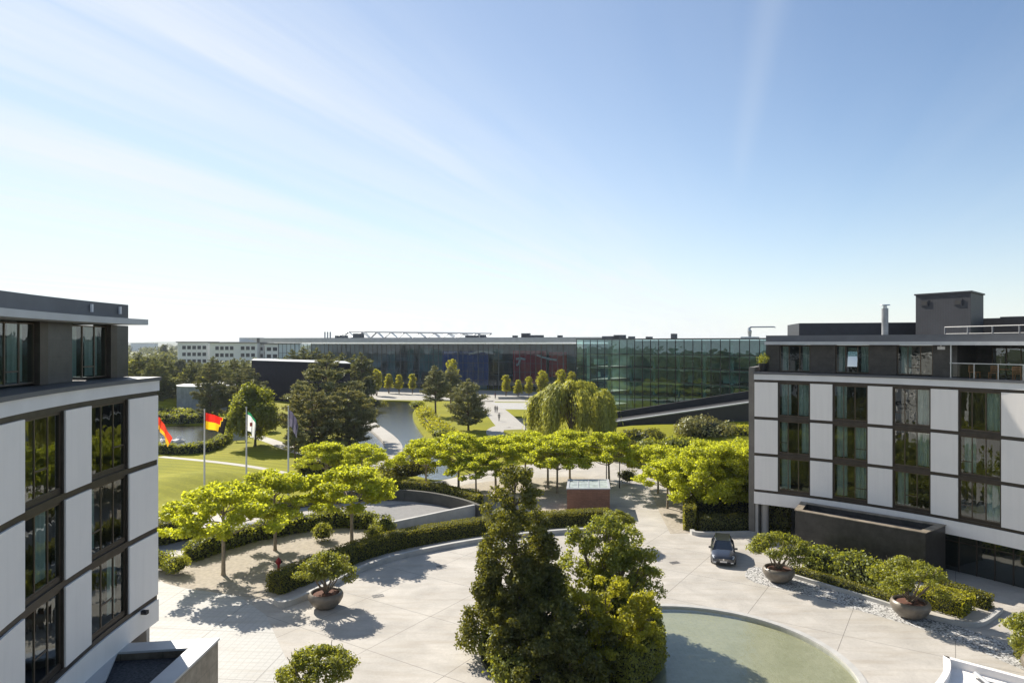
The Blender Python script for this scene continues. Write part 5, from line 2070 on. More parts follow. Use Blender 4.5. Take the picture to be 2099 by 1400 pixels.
# ---- shrubs in big round pots
def proto_pot(seed, w, h, n):
    rnd = random.Random(seed); rng = np.random.default_rng(seed)
    root = thing('potted_shrub')
    b = MB()
    b.lathe([(.50, 0), (.62, .03), (.92, .30), (1.10, .62), (1.13, .82), (1.06, .98), (.97, 1.04), (.90, 1.0), (.88, .86)], n=40)
    b.build('pot', M['pot'], root, smooth=True)
    b = MB(); b.lathe([(.89, .84), (.89, .88), (.5, .93), (.05, .95)], n=24); b.build('soil', M['soil'], root)
    t = MB()
    cl = []
    for i in range(9):
        a = 6.283 * i / 9 + rnd.uniform(-.2, .2)
        e = (math.cos(a) * w * .33, math.sin(a) * w * .33, h - .65 + rnd.uniform(-.3, .2))
        limb(t, (rnd.uniform(-.12, .12), rnd.uniform(-.12, .12), .9), e, .06, .015, rnd, -.04, 5, 6)
    for i in range(42):
        a, q = rnd.uniform(0, 6.283), math.sqrt(rnd.random())
        cl.append((math.cos(a) * q * w * .40, math.sin(a) * q * w * .40, h - .35 - (h - 2.0) * .62 * q ** 2 * rnd.uniform(.6, 1.2) - rnd.uniform(0, .5),
                   rnd.uniform(.35, .6), rnd.uniform(.35, .6), rnd.uniform(.22, .36)))
    t.build('trunk', M['trunk'], root, smooth=True)
    P_, N_ = clump_cloud(rng, cl, n, .3)
    Vv, Qq = leaf_quads(P_, N_ * .7 + np.array([0, 0, .5]), .155, .55, .6, rng=rng)
    np_mesh('crown', Vv, Qq, LF['shrub'], root)
    return root


GPO = 'shrubs in large round pots'
pots = [proto_pot(3, 4.4, 3.8, 9500), proto_pot(8, 4.9, 3.9, 10500)]
for px, py, k, s, lab in ((668, 1244, 0, 1.0, 'potted shrub standing alone on the plaza in front of the central hedge'),
                          (1596, 1191, 1, 1.0, 'potted shrub beside the parked car'),
                          (1866, 1264, 1, 1.03, 'potted shrub on white pebbles in front of the block hedge'),
                          (1264, 1118, 0, .84, 'potted shrub half hidden behind the foreground trees near the brick cube')):
    x, y = G(px, py)
    place(pots[k], USED, x, y, 0, s, rnd.uniform(0, 6), lab, GPO)['category'] = 'potted shrub'
place(pots[0], USED, -8.9, 31.4, 0, .95, 2.0, 'potted shrub cut off by the bottom edge, nearest the viewer', GPO)
place(pots[0], USED, 27.6, 35.2, 0, 1.0, 4.0, 'potted shrub cut off by the right edge of the view', GPO)
for o in bpy.data.objects:
    if o.name.startswith('potted_shrub'): o['category'] = 'potted shrub'

# ---- hedges on the plaza
HA = [(560, 1216), (640, 1185), (740, 1142), (830, 1118), (985, 1092), (1130, 1078), (1250, 1072)]
hedge('clipped_hedge', GP(HA), 1.5, 1.35, 'long dark clipped hedge curving across the plaza centre', ls=.11, dens=135, loose=.03, seed=4)
hedge('clipped_hedge', [(p[0], p[1] + .9) for p in GP([(690, 1026), (800, 1019), (880, 1025), (950, 1041), (982, 1056)])], 1.0, 1.75,
      'clipped hedge with sunny top running along the curved retaining wall', ls=.16, dens=70, loose=.03, seed=6)
hedge('loose_hedge', GP([(388, 1150), (440, 1128), (520, 1106), (600, 1090), (690, 1076), (768, 1082)]), 1.5, 1.35, 'loose leafy hedge winding behind the gravel bed', leaf='mid', ls=.2, dens=55, loose=.12, lump=.22, seed=7)
bush('round_shrub', *G(788, 1100), 2.1, 2.1, 'taller leafy shrub at the left end of the ramp parapet', 'mid', 1300, .2, 31)
hedge('dark_hedge', GP([(240, 1125), (330, 1112), (398, 1096)]), 2.4, 1.8, 'dark clipped hedge showing between the left wing and the first plane tree', leaf='dark', ls=.16, dens=60, loose=.06, seed=8)
bush('round_shrub', *G(660, 1108), 2.0, 1.55, 'round shrub alone on the gravel between two plane tree trunks', 'shrub', 1700, .15, 21)
bush('round_shrub', *G(768, 1112), 1.9, 1.5, 'round shrub at right end of the gravel bed touching the clipped hedge', 'shrub', 1500, .15, 22)
bush('round_shrub', *G(362, 1176), 2.3, 1.6, 'round shrub on the gravel right beside the left wing', 'shrub', 1700, .15, 23)
bush('round_shrub', *G(330, 1168), 2.2, 1.5, 'leafy shrub partly hidden behind the left wing corner', 'mid', 1300, .18, 24)
bush('boxwood_ball', *G(908, 1010), 1.5, 1.25, 'small dark boxwood ball by the lake end', 'dark', 900, .13, 25, tight=True, cat='boxwood')
bush('boxwood_ball', *G(974, 1028), 1.5, 1.3, 'dark boxwood ball under the small low plane tree', 'dark', 900, .13, 26, tight=True, cat='boxwood')
hedge('block_hedge', GP([(618, 985), (690, 984)]), 4.0, 2.7, 'big dark clipped hedge block at the edge of the lawn', leaf='dark', ls=.22, dens=34, loose=.06, seed=9, sm=False)
bush('lakeside_bush', *G(838, 984), 7.0, 3.0, 'broad dark bush at the near end of the lake', 'dark', 3000, .3, 27, d=4.5, ncl=22)
bush('lakeside_bush', *G(800, 976), 4.5, 2.2, 'smaller dark bush left of the broad lakeside bush', 'mid', 1500, .3, 28, d=3.5)
# right-hand planting bed
hedge('low_hedge', GP([(1628, 1176), (1700, 1198), (1780, 1222), (1842, 1243)]), .8, .6, 'low clipped hedge edging the bed between the two potted shrubs', ls=.11, dens=110, loose=.02, seed=10)
hedge('leafy_shrub_row', GP([(1660, 1160), (1720, 1174), (1790, 1196), (1850, 1216)]), 2.3, 1.45, 'bright leafy shrub row in front of the dark stone box', leaf='mid', ls=.22, dens=55, loose=.14, lump=.15, seed=11, cat='shrub row')
hedge('block_hedge', GP([(1890, 1232), (1985, 1258)]), 2.5, 1.05, 'square clipped block hedge with bright flat top at right', leaf='lime', ls=.12, dens=110, loose=.02, seed=12, sm=False)
hedge('low_hedge', GP([(1925, 1215), (2030, 1249)]), .9, .95, 'narrow clipped hedge behind the square block hedge', ls=.12, dens=110, loose=.02, seed=13, sm=False)
hedge('block_hedge', [(27.7, 37.3), (31.6, 36.0)], 1.8, 1.0, 'clipped hedge corner cut off by the right edge of the view', leaf='hedge', ls=.12, dens=100, loose=.02, seed=14, sm=False)
# dark hedges under the dense planes
hedge('tall_hedge', GP([(1414, 1088), (1413, 1062)]), 1.1, 2.2, 'upright narrow hedge end lit by sun left of the car', ls=.14, dens=80, loose=.03, seed=15, sm=False)
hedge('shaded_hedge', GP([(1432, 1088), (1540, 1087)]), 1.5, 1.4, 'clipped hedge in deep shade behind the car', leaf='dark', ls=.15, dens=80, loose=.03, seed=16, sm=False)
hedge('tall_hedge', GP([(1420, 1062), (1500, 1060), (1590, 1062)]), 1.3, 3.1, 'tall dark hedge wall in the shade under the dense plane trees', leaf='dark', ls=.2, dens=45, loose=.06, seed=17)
hedge('tall_hedge', GP([(1576, 1086), (1618, 1092)]), 1.2, 3.0, 'tall dark hedge in the open bay behind the column of right wing', leaf='dark', ls=.2, dens=45, loose=.06, seed=18, sm=False)
bush('dark_shrub', *G(1288, 1003 - 12), 2.6, 2.0, 'dark shrub on the pavement edge behind the right gravel strip', 'dark', 900, .2, 29)

# ---- park beyond the plaza
wil = proto_willow(4, 11.2, 14.6)
x, y = G(1170, 914)
place(wil, USED, x, y, 0, 1.0, .3, 'big weeping willow with drooping yellow green strands', None)['category'] = 'tree'

PN = 'pine trees in the park'
pa = proto_pine(2, 15, 11.5, .16, 17000, .62, 'pine', .5, .95)
pb = proto_pine(6, 11, 11.0, .10, 14000, .6, 'olivepine', .5, 1.2)
pc = proto_pine(8, 12, 7.5, .30, 8000, .55, 'pine', .6, .3)
pd = proto_pine(12, 9.5, 8.4, .14, 9000, .5, 'pine', .7, .75)


def pine_at(p, px, py, sc, rz, lab, grp=PN, sx=1.0):
    x, y = G(px, py)
    o = place(p, USED, x, y, -.02, 1, rz, lab, grp, (sc * sx, sc * sx, sc))
    o['category'] = 'tree'
    return o


pine_at(pa, 665, 898, 1.02, .3, 'tallest pine, in front of the dark pavilion', sx=1.04)
pine_at(pb, 640, 922, .92, 1.2, 'olive tinted spreading pine left and below the tallest pine')
pine_at(pb, 716, 912, .90, 2.6, 'dark spreading pine leaning over the lake path')
pine_at(pc, 605, 949, .52, 1.0, 'small slim pine on the lawn beside the fourth flagpole', sx=.95)
pine_at(pc, 893, 852, 1.0, .5, 'tall slim pine on the lake island, left of the dark pine')
pine_at(pc, 924, 842, .95, 2.5, 'slim pine with lighter top between two island pines')
pine_at(pd, 960, 882, 1.08, .7, 'dense dark round pine at right end of the lake island')
pine_at(pa, 432, 868, .86, 2.0, 'pine in front of the round grey pavilion', sx=.75)
pine_at(pa, 486, 866, .78, 4.4, 'dark pine left of the dark pavilion', sx=.85)
pine_at(pa, 512, 845, .78, 3.0, 'pine against the left corner of the dark pavilion', sx=.9)
ch_t = proto_broad(33, 'chestnut_tree', 11.0, 9.4, 15000, .42, 'mid', .8, 'egg', ncl=52)
x, y = G(523, 914)
place(ch_t, USED, x, y, 0, 1.0, .4, 'dense round topped chestnut tree behind the white and green flag', None)['category'] = 'tree'
# young yellow-green trees on the promenade
YG = 'young trees along the promenade'
yt = [proto_lobed(41, 'young_tree', [(0, 0, 10, 1.9), (.9, .2, 8.2, 1.3), (-.9, 0, 7.6, 1.3)], 4200, .42, 'lime', (.35, .7), zlo=.34), proto_lobed(43, 'young_tree', [(0, 0, 8.4, 1.7), (.8, .2, 7.2, 1.2), (-.7, 0, 6.6, 1.2)], 3600, .42, 'lime', (.35, .65), zlo=.34)]
for px, py, k, s, lab in ((772, 811, 0, 1.05, 'young tree at the left end of the promenade'), (797, 806, 1, .95, 'young tree second from the left on the promenade'),
                          (818, 807, 1, .88, 'young tree third from the left on the promenade, small'), (845, 808, 1, 1.0, 'young tree just left of the island pines'),
                          (926, 806, 0, 1.2, 'tall young tree showing above the island pines'), (1037, 814, 1, .9, 'young tree on the promenade standing alone right of the island pines'),
                          (1062, 817, 1, .85, 'young tree left of the willow crown'), (1084, 818, 0, .85, 'young tree half behind the left side of the willow'),
                          (1112, 819, 0, 1.0, 'taller young tree above the willow crown at left'), (1150, 820, 0, 1.05, 'tall young tree above the middle of the willow'),
                          (1172, 812, 0, .9, 'young tree above the willow beside the glass block corner')):
    x, y = G(px, py)
    place(yt[k], USED, x, y, 0, s * .9 * rnd.uniform(.9, 1.1), rnd.uniform(0, 6), lab, YG)['category'] = 'tree'

# background trees left and behind
BG_ = 'background trees at the left'
bgp = [proto_pine(61, 11, 8, .15, 3600, .8, 'far', .6, .6, 'background_pine'), proto_broad(63, 'background_tree', 9.5, 8.5, 3000, .75, 'far', 1.0, 'round', ncl=22),
       proto_broad(64, 'background_tree', 9, 5.5, 2000, .7, 'lime', 1.4, 'egg', ncl=14)]
bspots = [(285, 190, 0, 1.0), (318, 175, 0, .95), (338, 205, 0, .95), (352, 178, 1, .85), (372, 215, 2, .9), (392, 200, 0, 1.0), (405, 240, 1, 1.0), (418, 195, 2, .85), (436, 210, 0, 1.08), (452, 250, 1, .95),
          (462, 190, 0, .92), (480, 230, 0, 1.0), (500, 215, 0, .95), (278, 240, 2, 1.1), (300, 270, 1, 1.0), (330, 300, 1, .95), (362, 310, 1, 1.0), (520, 245, 0, .85), (400, 300, 1, .9),
          (600, 232, 0, 1.05), (622, 238, 0, 1.1), (648, 234, 0, 1.08), (678, 228, 0, 1.0), (700, 220, 0, .98), (725, 212, 0, .95), (741, 206, 0, 1.0), (745, 190, 1, .7), (585, 250, 0, 1.0)]
where = ['behind the left wing roof', 'left of the round pavilion', 'above the round pavilion', 'before the white offices', 'left of the dark pavilion', 'behind the dark pavilion', 'right of the dark pavilion']
kindw = ['dark pine', 'broad green tree', 'yellow green tree']
seen = {}
for px, yy, k, s in bspots:
    w_ = where[0] if px < 330 else where[1] if px < 375 else where[2] if px < 430 else where[3] if px < 470 else where[4] if px < 525 else where[5] if px < 715 else where[6]
    dist = 'nearer' if yy < 212 else 'middle distance' if yy < 242 else 'farther'
    key = (k, w_, dist); seen[key] = seen.get(key, 0) + 1
    size = ['', 'smaller ', 'second '][min(2, seen[key] - 1)]
    lab = f'{size}{kindw[k]} {w_}, {dist} in the tree belt'
    o = place(bgp[k], USED, PY(px, yy), yy, -.3, s * (1.32 if px < 345 or px > 590 else 1.12), rnd.uniform(0, 6), lab, BG_)
    o['category'] = 'tree'
# round trees in the field far away
for px, yy, s, lab in ((330, 640, 1.25, 'round far tree standing alone below the horizon at left'), (346, 660, 1.0, 'smaller far tree right of the round far tree')):
    place(bgp[1], USED, PY(px, yy), yy, -1.4, s * 1.5, 1.0, lab, 'far field trees')['category'] = 'tree'

# bushes right of the willow
bush('olive_bush', *G(1446, 905), 10.5, 4.6, 'large olive brown bush on the lawn before the dark ramp wall', 'olivepine', 5200, .45, 71, d=7, ncl=30)
bush('dark_bush', *G(1315, 908), 9.0, 2.5, 'dark spreading bush right of the willow', 'dark', 3000, .42, 72, d=6, ncl=22)
bush('dark_bush', *G(1285, 925), 7.0, 2.2, 'dark bush at the foot of the willow on its right', 'dark', 2400, .4, 73, d=5, ncl=18)
bush('green_bush', *G(1350, 950), 7.5, 3.6, 'green bush behind the plane trees right of the brick cube', 'mid', 2600, .38, 74, d=5, ncl=18)
bush('green_bush', *G(1290, 945), 7.5, 3.3, 'dark green bush behind the plane tree at the brick cube', 'dark', 2600, .38, 75, d=5, ncl=18)
bush('green_bush', *G(1400, 948), 7.0, 4.0, 'green bush behind the dense block of plane trees', 'mid', 2400, .38, 76, d=5, ncl=18)
bush('green_bush', *G(1520, 905), 6.0, 3.2, 'yellow green bush next to the end of the right wing', 'lime', 1700, .38, 77, d=5, ncl=16)
# yellow-green reeds and hedges along the water
hedge('reed_bank', GP([(869, 846), (877, 862), (894, 881), (923, 901), (956, 921), (988, 936)]), 3.2, 1.3, 'yellow green reed bank along the right shore of the lake', leaf='lime', ls=.42, dens=16, loose=.22, lump=.2, seed=20, cat='reeds')
bush('shore_bush', *G(875, 866), 4.0, 2.6, 'yellow green bush on the shore at the bend of the lake', 'lime', 1200, .36, 78)
bush('shore_bush', *G(905, 905), 5.5, 2.4, 'darker bush overhanging the lake near the reeds', 'mid', 1400, .36, 79)
bush('shore_bush', *G(855, 838), 5, 2.0, 'dark low bush at the far tip of the lake island', 'mid', 900, .4, 80)
hedge('pond_hedge', GP([(300, 926), (370, 931), (425, 926), (452, 912), (470, 896), (462, 884)]), 1.6, 1.3, 'hedge curving round the near side of the pond', leaf='mid', ls=.3, dens=26, loose=.14, lump=.2, seed=21)
hedge('pond_hedge', GP([(270, 866), (330, 866), (385, 868), (440, 862)]), 3.4, 1.7, 'dark hedge along the far side of the pond', leaf='mid', ls=.36, dens=18, loose=.2, lump=.25, seed=22)
hedge('park_hedge', GP([(280, 848), (340, 850), (390, 855)]), 3.0, 1.4, 'lighter hedge above the pond in front of the grey round pavilion', leaf='shrub', ls=.4, dens=15, loose=.2, lump=.3, seed=23)
bush('low_bush', *G(545, 885), 7, 3.4, 'dark bush beneath the chestnut tree', 'dark', 1700, .4, 81, d=5)
bush('low_bush', *G(640, 935), 6, 2.0, 'low dark bush under the spreading pine', 'dark', 1300, .36, 82, d=4)
bush('low_bush', *G(1075, 905), 3.6, 1.4, 'low dark bush beside the path left of the willow', 'dark', 700, .3, 83)
bush('low_bush', *G(760, 838), 9, 3.4, 'dark bush on the slope right of the dark pavilion', 'dark', 1500, .5, 84, d=5)

# forest band near the horizon, plus unseen trees for reflections: nobody could count it
rng = np.random.default_rng(99)
PsL, NsL = [], []
for yy0, yy1, x0, x1, n in ((330, 420, -175, -62, 9000), (700, 1300, -900, 150, 9000), (1500, 3000, -2400, 1200, 11000), (330, 460, 40, 330, 6000), (440, 760, -330, -60, 9000), (10, 190, -235, -40, 16000)):
    m = n // 60 * (2 if yy1 == 190 else 1)
    for i in range(m):
        yy = rng.uniform(yy0, yy1); x = rng.uniform(x0, x1)
        if yy1 == 190 and x > min(-60, -.66 * yy - 12): continue  # unseen patch behind the left wing, added for the glass to mirror
        sc = rng.uniform(.8, 1.2) * (1 if yy < 500 else 1.2)
        d = rng.normal(size=(60, 3)); d /= np.linalg.norm(d, axis=1, keepdims=True)
        r = rng.uniform(.6, 1.0, size=(60, 1))
        hh = 4.6 * sc
        k = 1.0 if yy < 500 else (2.2 if yy < 1400 else 5.0)
        PsL.append(d * r * np.array([5 * k, 5 * k, hh]) + np.array([x, yy, hh * .9 - 1.3]))
        NsL.append(d)
Pf = np.concatenate(PsL); Nf = np.concatenate(NsL)
dist = Pf[:, 1]
sizes = np.where(dist < 500, 1.6, np.where(dist < 1400, 3.6, 8.0))
allV, allQ, ofs = [], [], 0
for sv in (1.6, 3.6, 8.0):
    mk = sizes == sv
    Vv, Qq = leaf_quads(Pf[mk], Nf[mk], sv, .7, .5, rng=rng)
    allV.append(Vv); allQ.append(Qq + ofs); ofs += len(Vv)
fo = np_mesh('far_woodland', np.concatenate(allV), np.concatenate(allQ), LF['far'])
tag(fo, 'far green woodland band below the horizon, with unseen trees added for reflections', 'woodland', kind='stuff')
# ================================================================== flags
def flag_mat(name, cols, axis=2):
    m, nt, out = new_mat(name)
    uv = nt.nodes.new('ShaderNodeAttribute'); uv.attribute_name = 'stripe'
    n = len(cols)
    r = nt.nodes.new('ShaderNodeValToRGB'); r.color_ramp.interpolation = 'CONSTANT'
    el = r.color_ramp.elements
    while len(el) < n: el.new(.5)
    for i, c in enumerate(cols):
        el[i].position = i / n; el[i].color = rgba(c)
    nt.links.new(uv.outputs['Fac'], r.inputs[0])
    d = nt.nodes.new('ShaderNodeBsdfDiffuse'); t = nt.nodes.new('ShaderNodeBsdfTranslucent')
    nt.links.new(r.outputs[0], d.inputs[0]); nt.links.new(r.outputs[0], t.inputs[0])
    ms = nt.nodes.new('ShaderNodeMixShader'); ms.inputs[0].default_value = .5
    nt.links.new(d.outputs[0], ms.inputs[1]); nt.links.new(t.outputs[0], ms.inputs[2])
    nt.links.new(ms.outputs[0], out.inputs[0])
    return m


def flagpole(px, py, mat, label, flag_label, wide, drop, sag, seed, emblem=None, tail=False):
    x, y = G(px, py)
    t = thing('flagpole', (x, y, 0), label, 'flagpole', 'four flagpoles on the lawn edge')
    b = MB(); b.tube([(0, 0, 0), (0, 0, 5), (0, 0, 10)], [.11, .09, .055], 12); b.build('pole', M['cornice'], t, smooth=True)
    b = MB(); b.lathe([(.02, 10), (.09, 10.06), (.09, 10.14), (.02, 10.2)], n=12); b.build('finial', M['light_metal'], t)
    rnd = random.Random(seed)
    nu, nv = 18, 12
    vs, st = [], []
    for i in range(nu + 1):
        u = i / nu
        for j in range(nv + 1):
            v = j / nv
            xx = .10 + wide * u - .25 * wide * u * v * sag
            zz = 9.75 - v * drop * (1 - .25 * u * sag) - sag * 1.9 * u ** 1.5
            yy = .16 * math.sin(u * 7 + v * 2 + seed) * u ** .5 + .1 * math.sin(u * 13 + seed)
            vs.append((xx, yy, zz)); st.append(.99 if (tail and u + .12 * v > .8) else v * (.66 if tail else 1))
    fs = [(i * (nv + 1) + j, (i + 1) * (nv + 1) + j, (i + 1) * (nv + 1) + j + 1, i * (nv + 1) + j + 1) for i in range(nu) for j in range(nv)]
    b = MB(); b.add(vs, fs)
    f = b.build('flag', M[mat], t, smooth=True)
    f['label'] = flag_label
    at = f.data.attributes.new('stripe', 'FLOAT', 'POINT')
    at.data.foreach_set('value', [min(.999, s) for s in st])
    if emblem:
        i0, j0 = int(nu * .55), int(nv * .55)
        p = Vector(vs[i0 * (nv + 1) + j0])
        b = MB()
        b.prism([(p.x - .14, p.y - .24), (p.x + .14, p.y - .24), (p.x + .14, p.y - .20), (p.x - .14, p.y - .20)], p.z - .2, p.z + .22)
        b.build('emblem', emblem, f)
    return t


M['flag_red_yellow'] = flag_mat('red_and_yellow_flag', [(.75, .06, .03), (.75, .07, .03), (.85, .42, .03)])
M['flag_german'] = flag_mat('red_gold_black_flag', [(.72, .03, .02), (.9, .55, .02), (.02, .02, .02)])
M['flag_green'] = flag_mat('green_and_white_flag', [(.03, .22, .10)] + [(.72, .72, .70)] * 6)
M['flag_grey'] = flag_mat('dark_violet_grey_flag', [(.09, .085, .13), (.12, .115, .16)])
M['crest_red'] = simple('red_crest', (.35, .05, .04), .8)
flagpole(322, 1050, 'flag_red_yellow', 'white flagpole with red and yellow flag, close beside the left wing', 'red and orange yellow flag hanging in folds', 1.35, 1.25, 1.15, 1)
flagpole(419, 1030, 'flag_german', 'white flagpole with red, gold and black flag streaming to the right', 'red and gold flag whose black part is folded to the end', 2.3, 1.75, .42, 2, None, True)
flagpole(505, 1021, 'flag_green', 'white flagpole with drooping green and white flag', 'white flag with a narrow green top stripe and a small dark red crest', 1.05, 2.2, .75, 3, M['crest_red'])
flagpole(591, 1015, 'flag_grey', 'white flagpole with dark grey violet flag, farthest right', 'dark violet grey flag hanging limp', 1.1, 1.9, .95, 4)


# ================================================================== estate car
def car_at(px, py, rz):
    x, y = G(px, py)
    t = thing('estate_car', (x, y, 0), 'dark grey estate car parked facing the viewer beside the potted shrub', 'car', rz=rz)
    paint, nt, out = new_mat('dark_grey_car_paint')
    p = pbsdf(nt, out, (.055, .059, .072), .28, .6)
    p.inputs['Coat Weight'].default_value = 1.0; p.inputs['Coat Roughness'].default_value = .04
    M['paint'] = paint
    M['car_glass'] = simple('car_glass', (.012, .018, .028), .04, 0, .1, 2, 0, .9)
    M['chrome'] = simple('bright_chrome', (.7, .7, .7), .15, 1.0, .02)
    M['tyre'] = simple('tyre_rubber', (.015, .015, .015), .85)
    M['lamp'] = simple('lamp_lens', (.6, .62, .64), .1, .3, .05)
    # body: stations along the length (front at y = 0, tail at y = 4.75), x half widths
    st = [  # y, half width bottom, half width belt, z bottom, z shoulder, z top, half width top
        (0.00, .62, .60, .28, .55, .62, .50), (0.06, .78, .74, .22, .58, .70, .62), (0.22, .86, .83, .20, .66, .77, .70), (0.60, .90, .88, .20, .74, .86, .74),
        (1.10, .91, .90, .20, .82, .94, .76), (1.45, .91, .905, .20, .87, .99, .76), (2.4, .92, .915, .20, .91, .97, .80), (3.6, .91, .90, .20, .94, .99, .78),
        (4.40, .88, .86, .22, .95, 1.02, .74), (4.68, .80, .78, .28, .92, 1.00, .68), (4.75, .66, .64, .34, .80, .92, .58)]
    b = MB()
    vs = []
    for (yy, wb, wm, zb, zs, zt, wt) in st:
        half = [(wb * .9, zb), (wb, zb + .12), (wb * 1.0, (zb + zs) / 2), (wm, zs), (wt, zt), (wt * .5, zt + .025)]
        ring = half + [(0, zt + .03)] + [(-a, z) for a, z in half[::-1]] + [(0, zb)]
        vs += [(a, yy, z) for a, z in ring]
    m = 14
    fs = [(i * m + k, i * m + (k + 1) % m, (i + 1) * m + (k + 1) % m, (i + 1) * m + k) for i in range(len(st) - 1) for k in range(m)]
    fs += [tuple(range(m)), tuple(range((len(st) - 1) * m, len(st) * m))[::-1]]
    b.add(vs, fs)
    body = b.build('body', paint, t, smooth=True)
    # cabin
    def ringc(yy, w, z): return [(-w, yy, z), (w, yy, z)]
    lo = [(-.76, 1.25, .95), (.76, 1.25, .95), (.80, 2.4, .96), (.79, 3.6, .98), (.72, 4.66, 1.0), (-.72, 4.66, 1.0), (-.79, 3.6, .98), (-.80, 2.4, .96)]
    hi = [(-.55, 2.05, 1.45), (.55, 2.05, 1.45), (.60, 2.6, 1.485), (.59, 3.6, 1.475), (.54, 4.35, 1.44), (-.54, 4.35, 1.44), (-.59, 3.6, 1.475), (-.60, 2.6, 1.485)]
    b = MB(); b.add(lo + hi, [(i, (i + 1) % 8, 8 + (i + 1) % 8, 8 + i) for i in range(8)])
    b.build('windows', M['car_glass'], t)
    b = MB(); b.add([(a * 1.01, y_, z + .003) for a, y_, z in hi] + [(a * .9, y_ + (.02 if y_ < 3 else -.02), z + .035) for a, y_, z in hi],
                    [(i, (i + 1) % 8, 8 + (i + 1) % 8, 8 + i) for i in range(8)] + [(8, 9, 10, 11), (8, 11, 12, 15), (12, 13, 14, 15)])
    b.build('roof', paint, t)
    for sx in (-1, 1):
        b = MB(); b.tube([(sx * .775, 1.23, .955), (sx * .56, 2.06, 1.465)], [.04, .035], 6); b.build('windscreen_pillar', paint, t)
        b = MB(); b.tube([(sx * .545, 2.3, 1.51), (sx * .55, 2.5, 1.555), (sx * .545, 4.1, 1.54), (sx * .53, 4.3, 1.49)], .022, 6); b.build('roof_rail', M['chrome'], t)
        b = MB()
        for yy in (2.75, 3.72):
            b.tube([(sx * .805, yy, .97), (sx * .602, yy - .03, 1.48)], .03, 5)
        b.build('door_pillar', M['black'], t)
        b = MB(); b.box((sx * 1.0, 1.62, 1.02), (.2, .1, .14), 0.15 * sx); b.box((sx * .88, 1.64, .97), (.12, .05, .05)); b.build('wing_mirror', paint, t)
        b = MB(); b.add([(sx * .40, .02, .60), (sx * .76, .10, .62), (sx * .86, .40, .74), (sx * .70, .36, .80), (sx * .46, .12, .70)], [(0, 1, 2, 3, 4)][:1])
        vsn = [Vector(v) + Vector((0, -.03, .02)) for v in b.v]
        b2 = MB(); b2.add(b.v + [tuple(v) for v in vsn], [(0, 1, 2, 3, 4), (5, 6, 7, 8, 9)] + [(i, (i + 1) % 5, 5 + (i + 1) % 5, 5 + i) for i in range(5)])
        b2.build('headlight', M['lamp'], t)
        b = MB(); b.box((sx * .62, .0, .36), (.22, .06, .08)); b.build('fog_light', M['lamp'], t)
        for yy in (.95, 3.75):
            b = MB()
            n = 22
            prof = [(.20, -.1), (.30, -.11), (.325, -.08), (.325, .08), (.30, .11), (.20, .1)]
            vv = []
            for r_, o_ in prof:
                for k in range(n):
                    a = 6.283 * k / n; vv.append((sx * .83 + o_, yy + r_ * math.cos(a), .325 + r_ * math.sin(a)))
            fs_ = [(i * n + k, i * n + (k + 1) % n, (i + 1) * n + (k + 1) % n, (i + 1) * n + k) for i in range(5) for k in range(n)]
            b.add(vv, fs_); w = b.build('wheel', M['tyre'], t, smooth=True)
            b = MB()
            for k in range(5):
                a = 6.283 * k / 5; b.bar((sx * .93, yy, .325), (sx * .93, yy + .2 * math.cos(a), .325 + .2 * math.sin(a)), .03, 5)
            b.build('rim', M['chrome'], w)
    b = MB(); b.box((0, -.012, .56), (.72, .05, .11)); g_ = b.build('grille', M['black'], t)
    b = MB(); b.box((0, -.04, .60), (.7, .02, .015)); b.box((0, -.04, .52), (.7, .02, .015)); b.build('chrome_bar', M['chrome'], g_)
    b = MB(); b.tube([(0, -.05, .59), (0, -.055, .59)], [.065, .065], 16); b.build('round_badge', M['chrome'], g_)
    b = MB(); b.box((0, -.015, .33), (1.1, .05, .12)); b.build('lower_intake', M['black'], t)
    b = MB(); b.box((0, -.045, .42), (.52, .02, .11)); b.build('number_plate', M['white_render'], t)
    b = MB(); b.box((.02, 1.33, 1.005), (.62, .02, .02), .05); b.build('wiper', M['black'], t)
    return t


car_at(1483, 1162, R(-16))

# ================================================================== hydrant, lamps, people, bollards
x, y = G(571, 1177)
M['hyd_red'] = simple('hydrant_red', (.30, .015, .02), .45, 0, .15, 4)
hy_ = thing('fire_hydrant', (x, y, 0), 'dark red fire hydrant on the gravel beside the hedge end', 'hydrant')
b = MB(); b.lathe([(.16, 0), (.16, .05), (.10, .07), (.095, .72), (.12, .74), (.12, .78)], n=16); b.build('post', M['hyd_red'], hy_, smooth=True)
b = MB(); b.lathe([(.15, .78), (.20, .84), (.21, 1.04), (.15, 1.16), (.06, 1.22), (.05, 1.28)], n=16); b.build('head', M['hyd_red'], hy_, smooth=True)
for s in (-1, 1):
    b = MB(); b.tube([(s * .1, 0, .95), (s * .29, 0, .95)], [.075, .075], 10); b.build('outlet', M['dark_metal'], hy_)


def lamp(px, py, h, label, head='disc'):
    x, y = G(px, py)
    t = thing('lamp_post', (x, y, 0), label, 'lamp post', 'lamp posts in the park')
    b = MB(); b.tube([(0, 0, 0), (0, 0, h)], [.07, .05], 8); b.build('post', M['dark_metal'], t)
    b = MB(); b.lathe([(.05, h), (.30, h + .05), (.26, h + .14), (.05, h + .2)], n=14); b.build('lamp_head', M['dark_metal'], t)


lamp(1077, 898, 4.2, 'thin dark lamp post beside the path left of the willow')
lamp(1016, 818, 4.6, 'thin pale lamp post on the promenade behind the island pines')
lamp(1243, 1003, 4.0, 'dark lamp post next to the trunk behind the brick cube')
lamp(1270, 1000, 3.2, 'short lamp post right of the brick cube by the pavement')
lamp(862, 806, 4.6, 'lamp post on the promenade left of the island pines')

# people: one continuous skinned body, clothes by material
M['skin'] = simple('skin', (.45, .27, .19), .6)


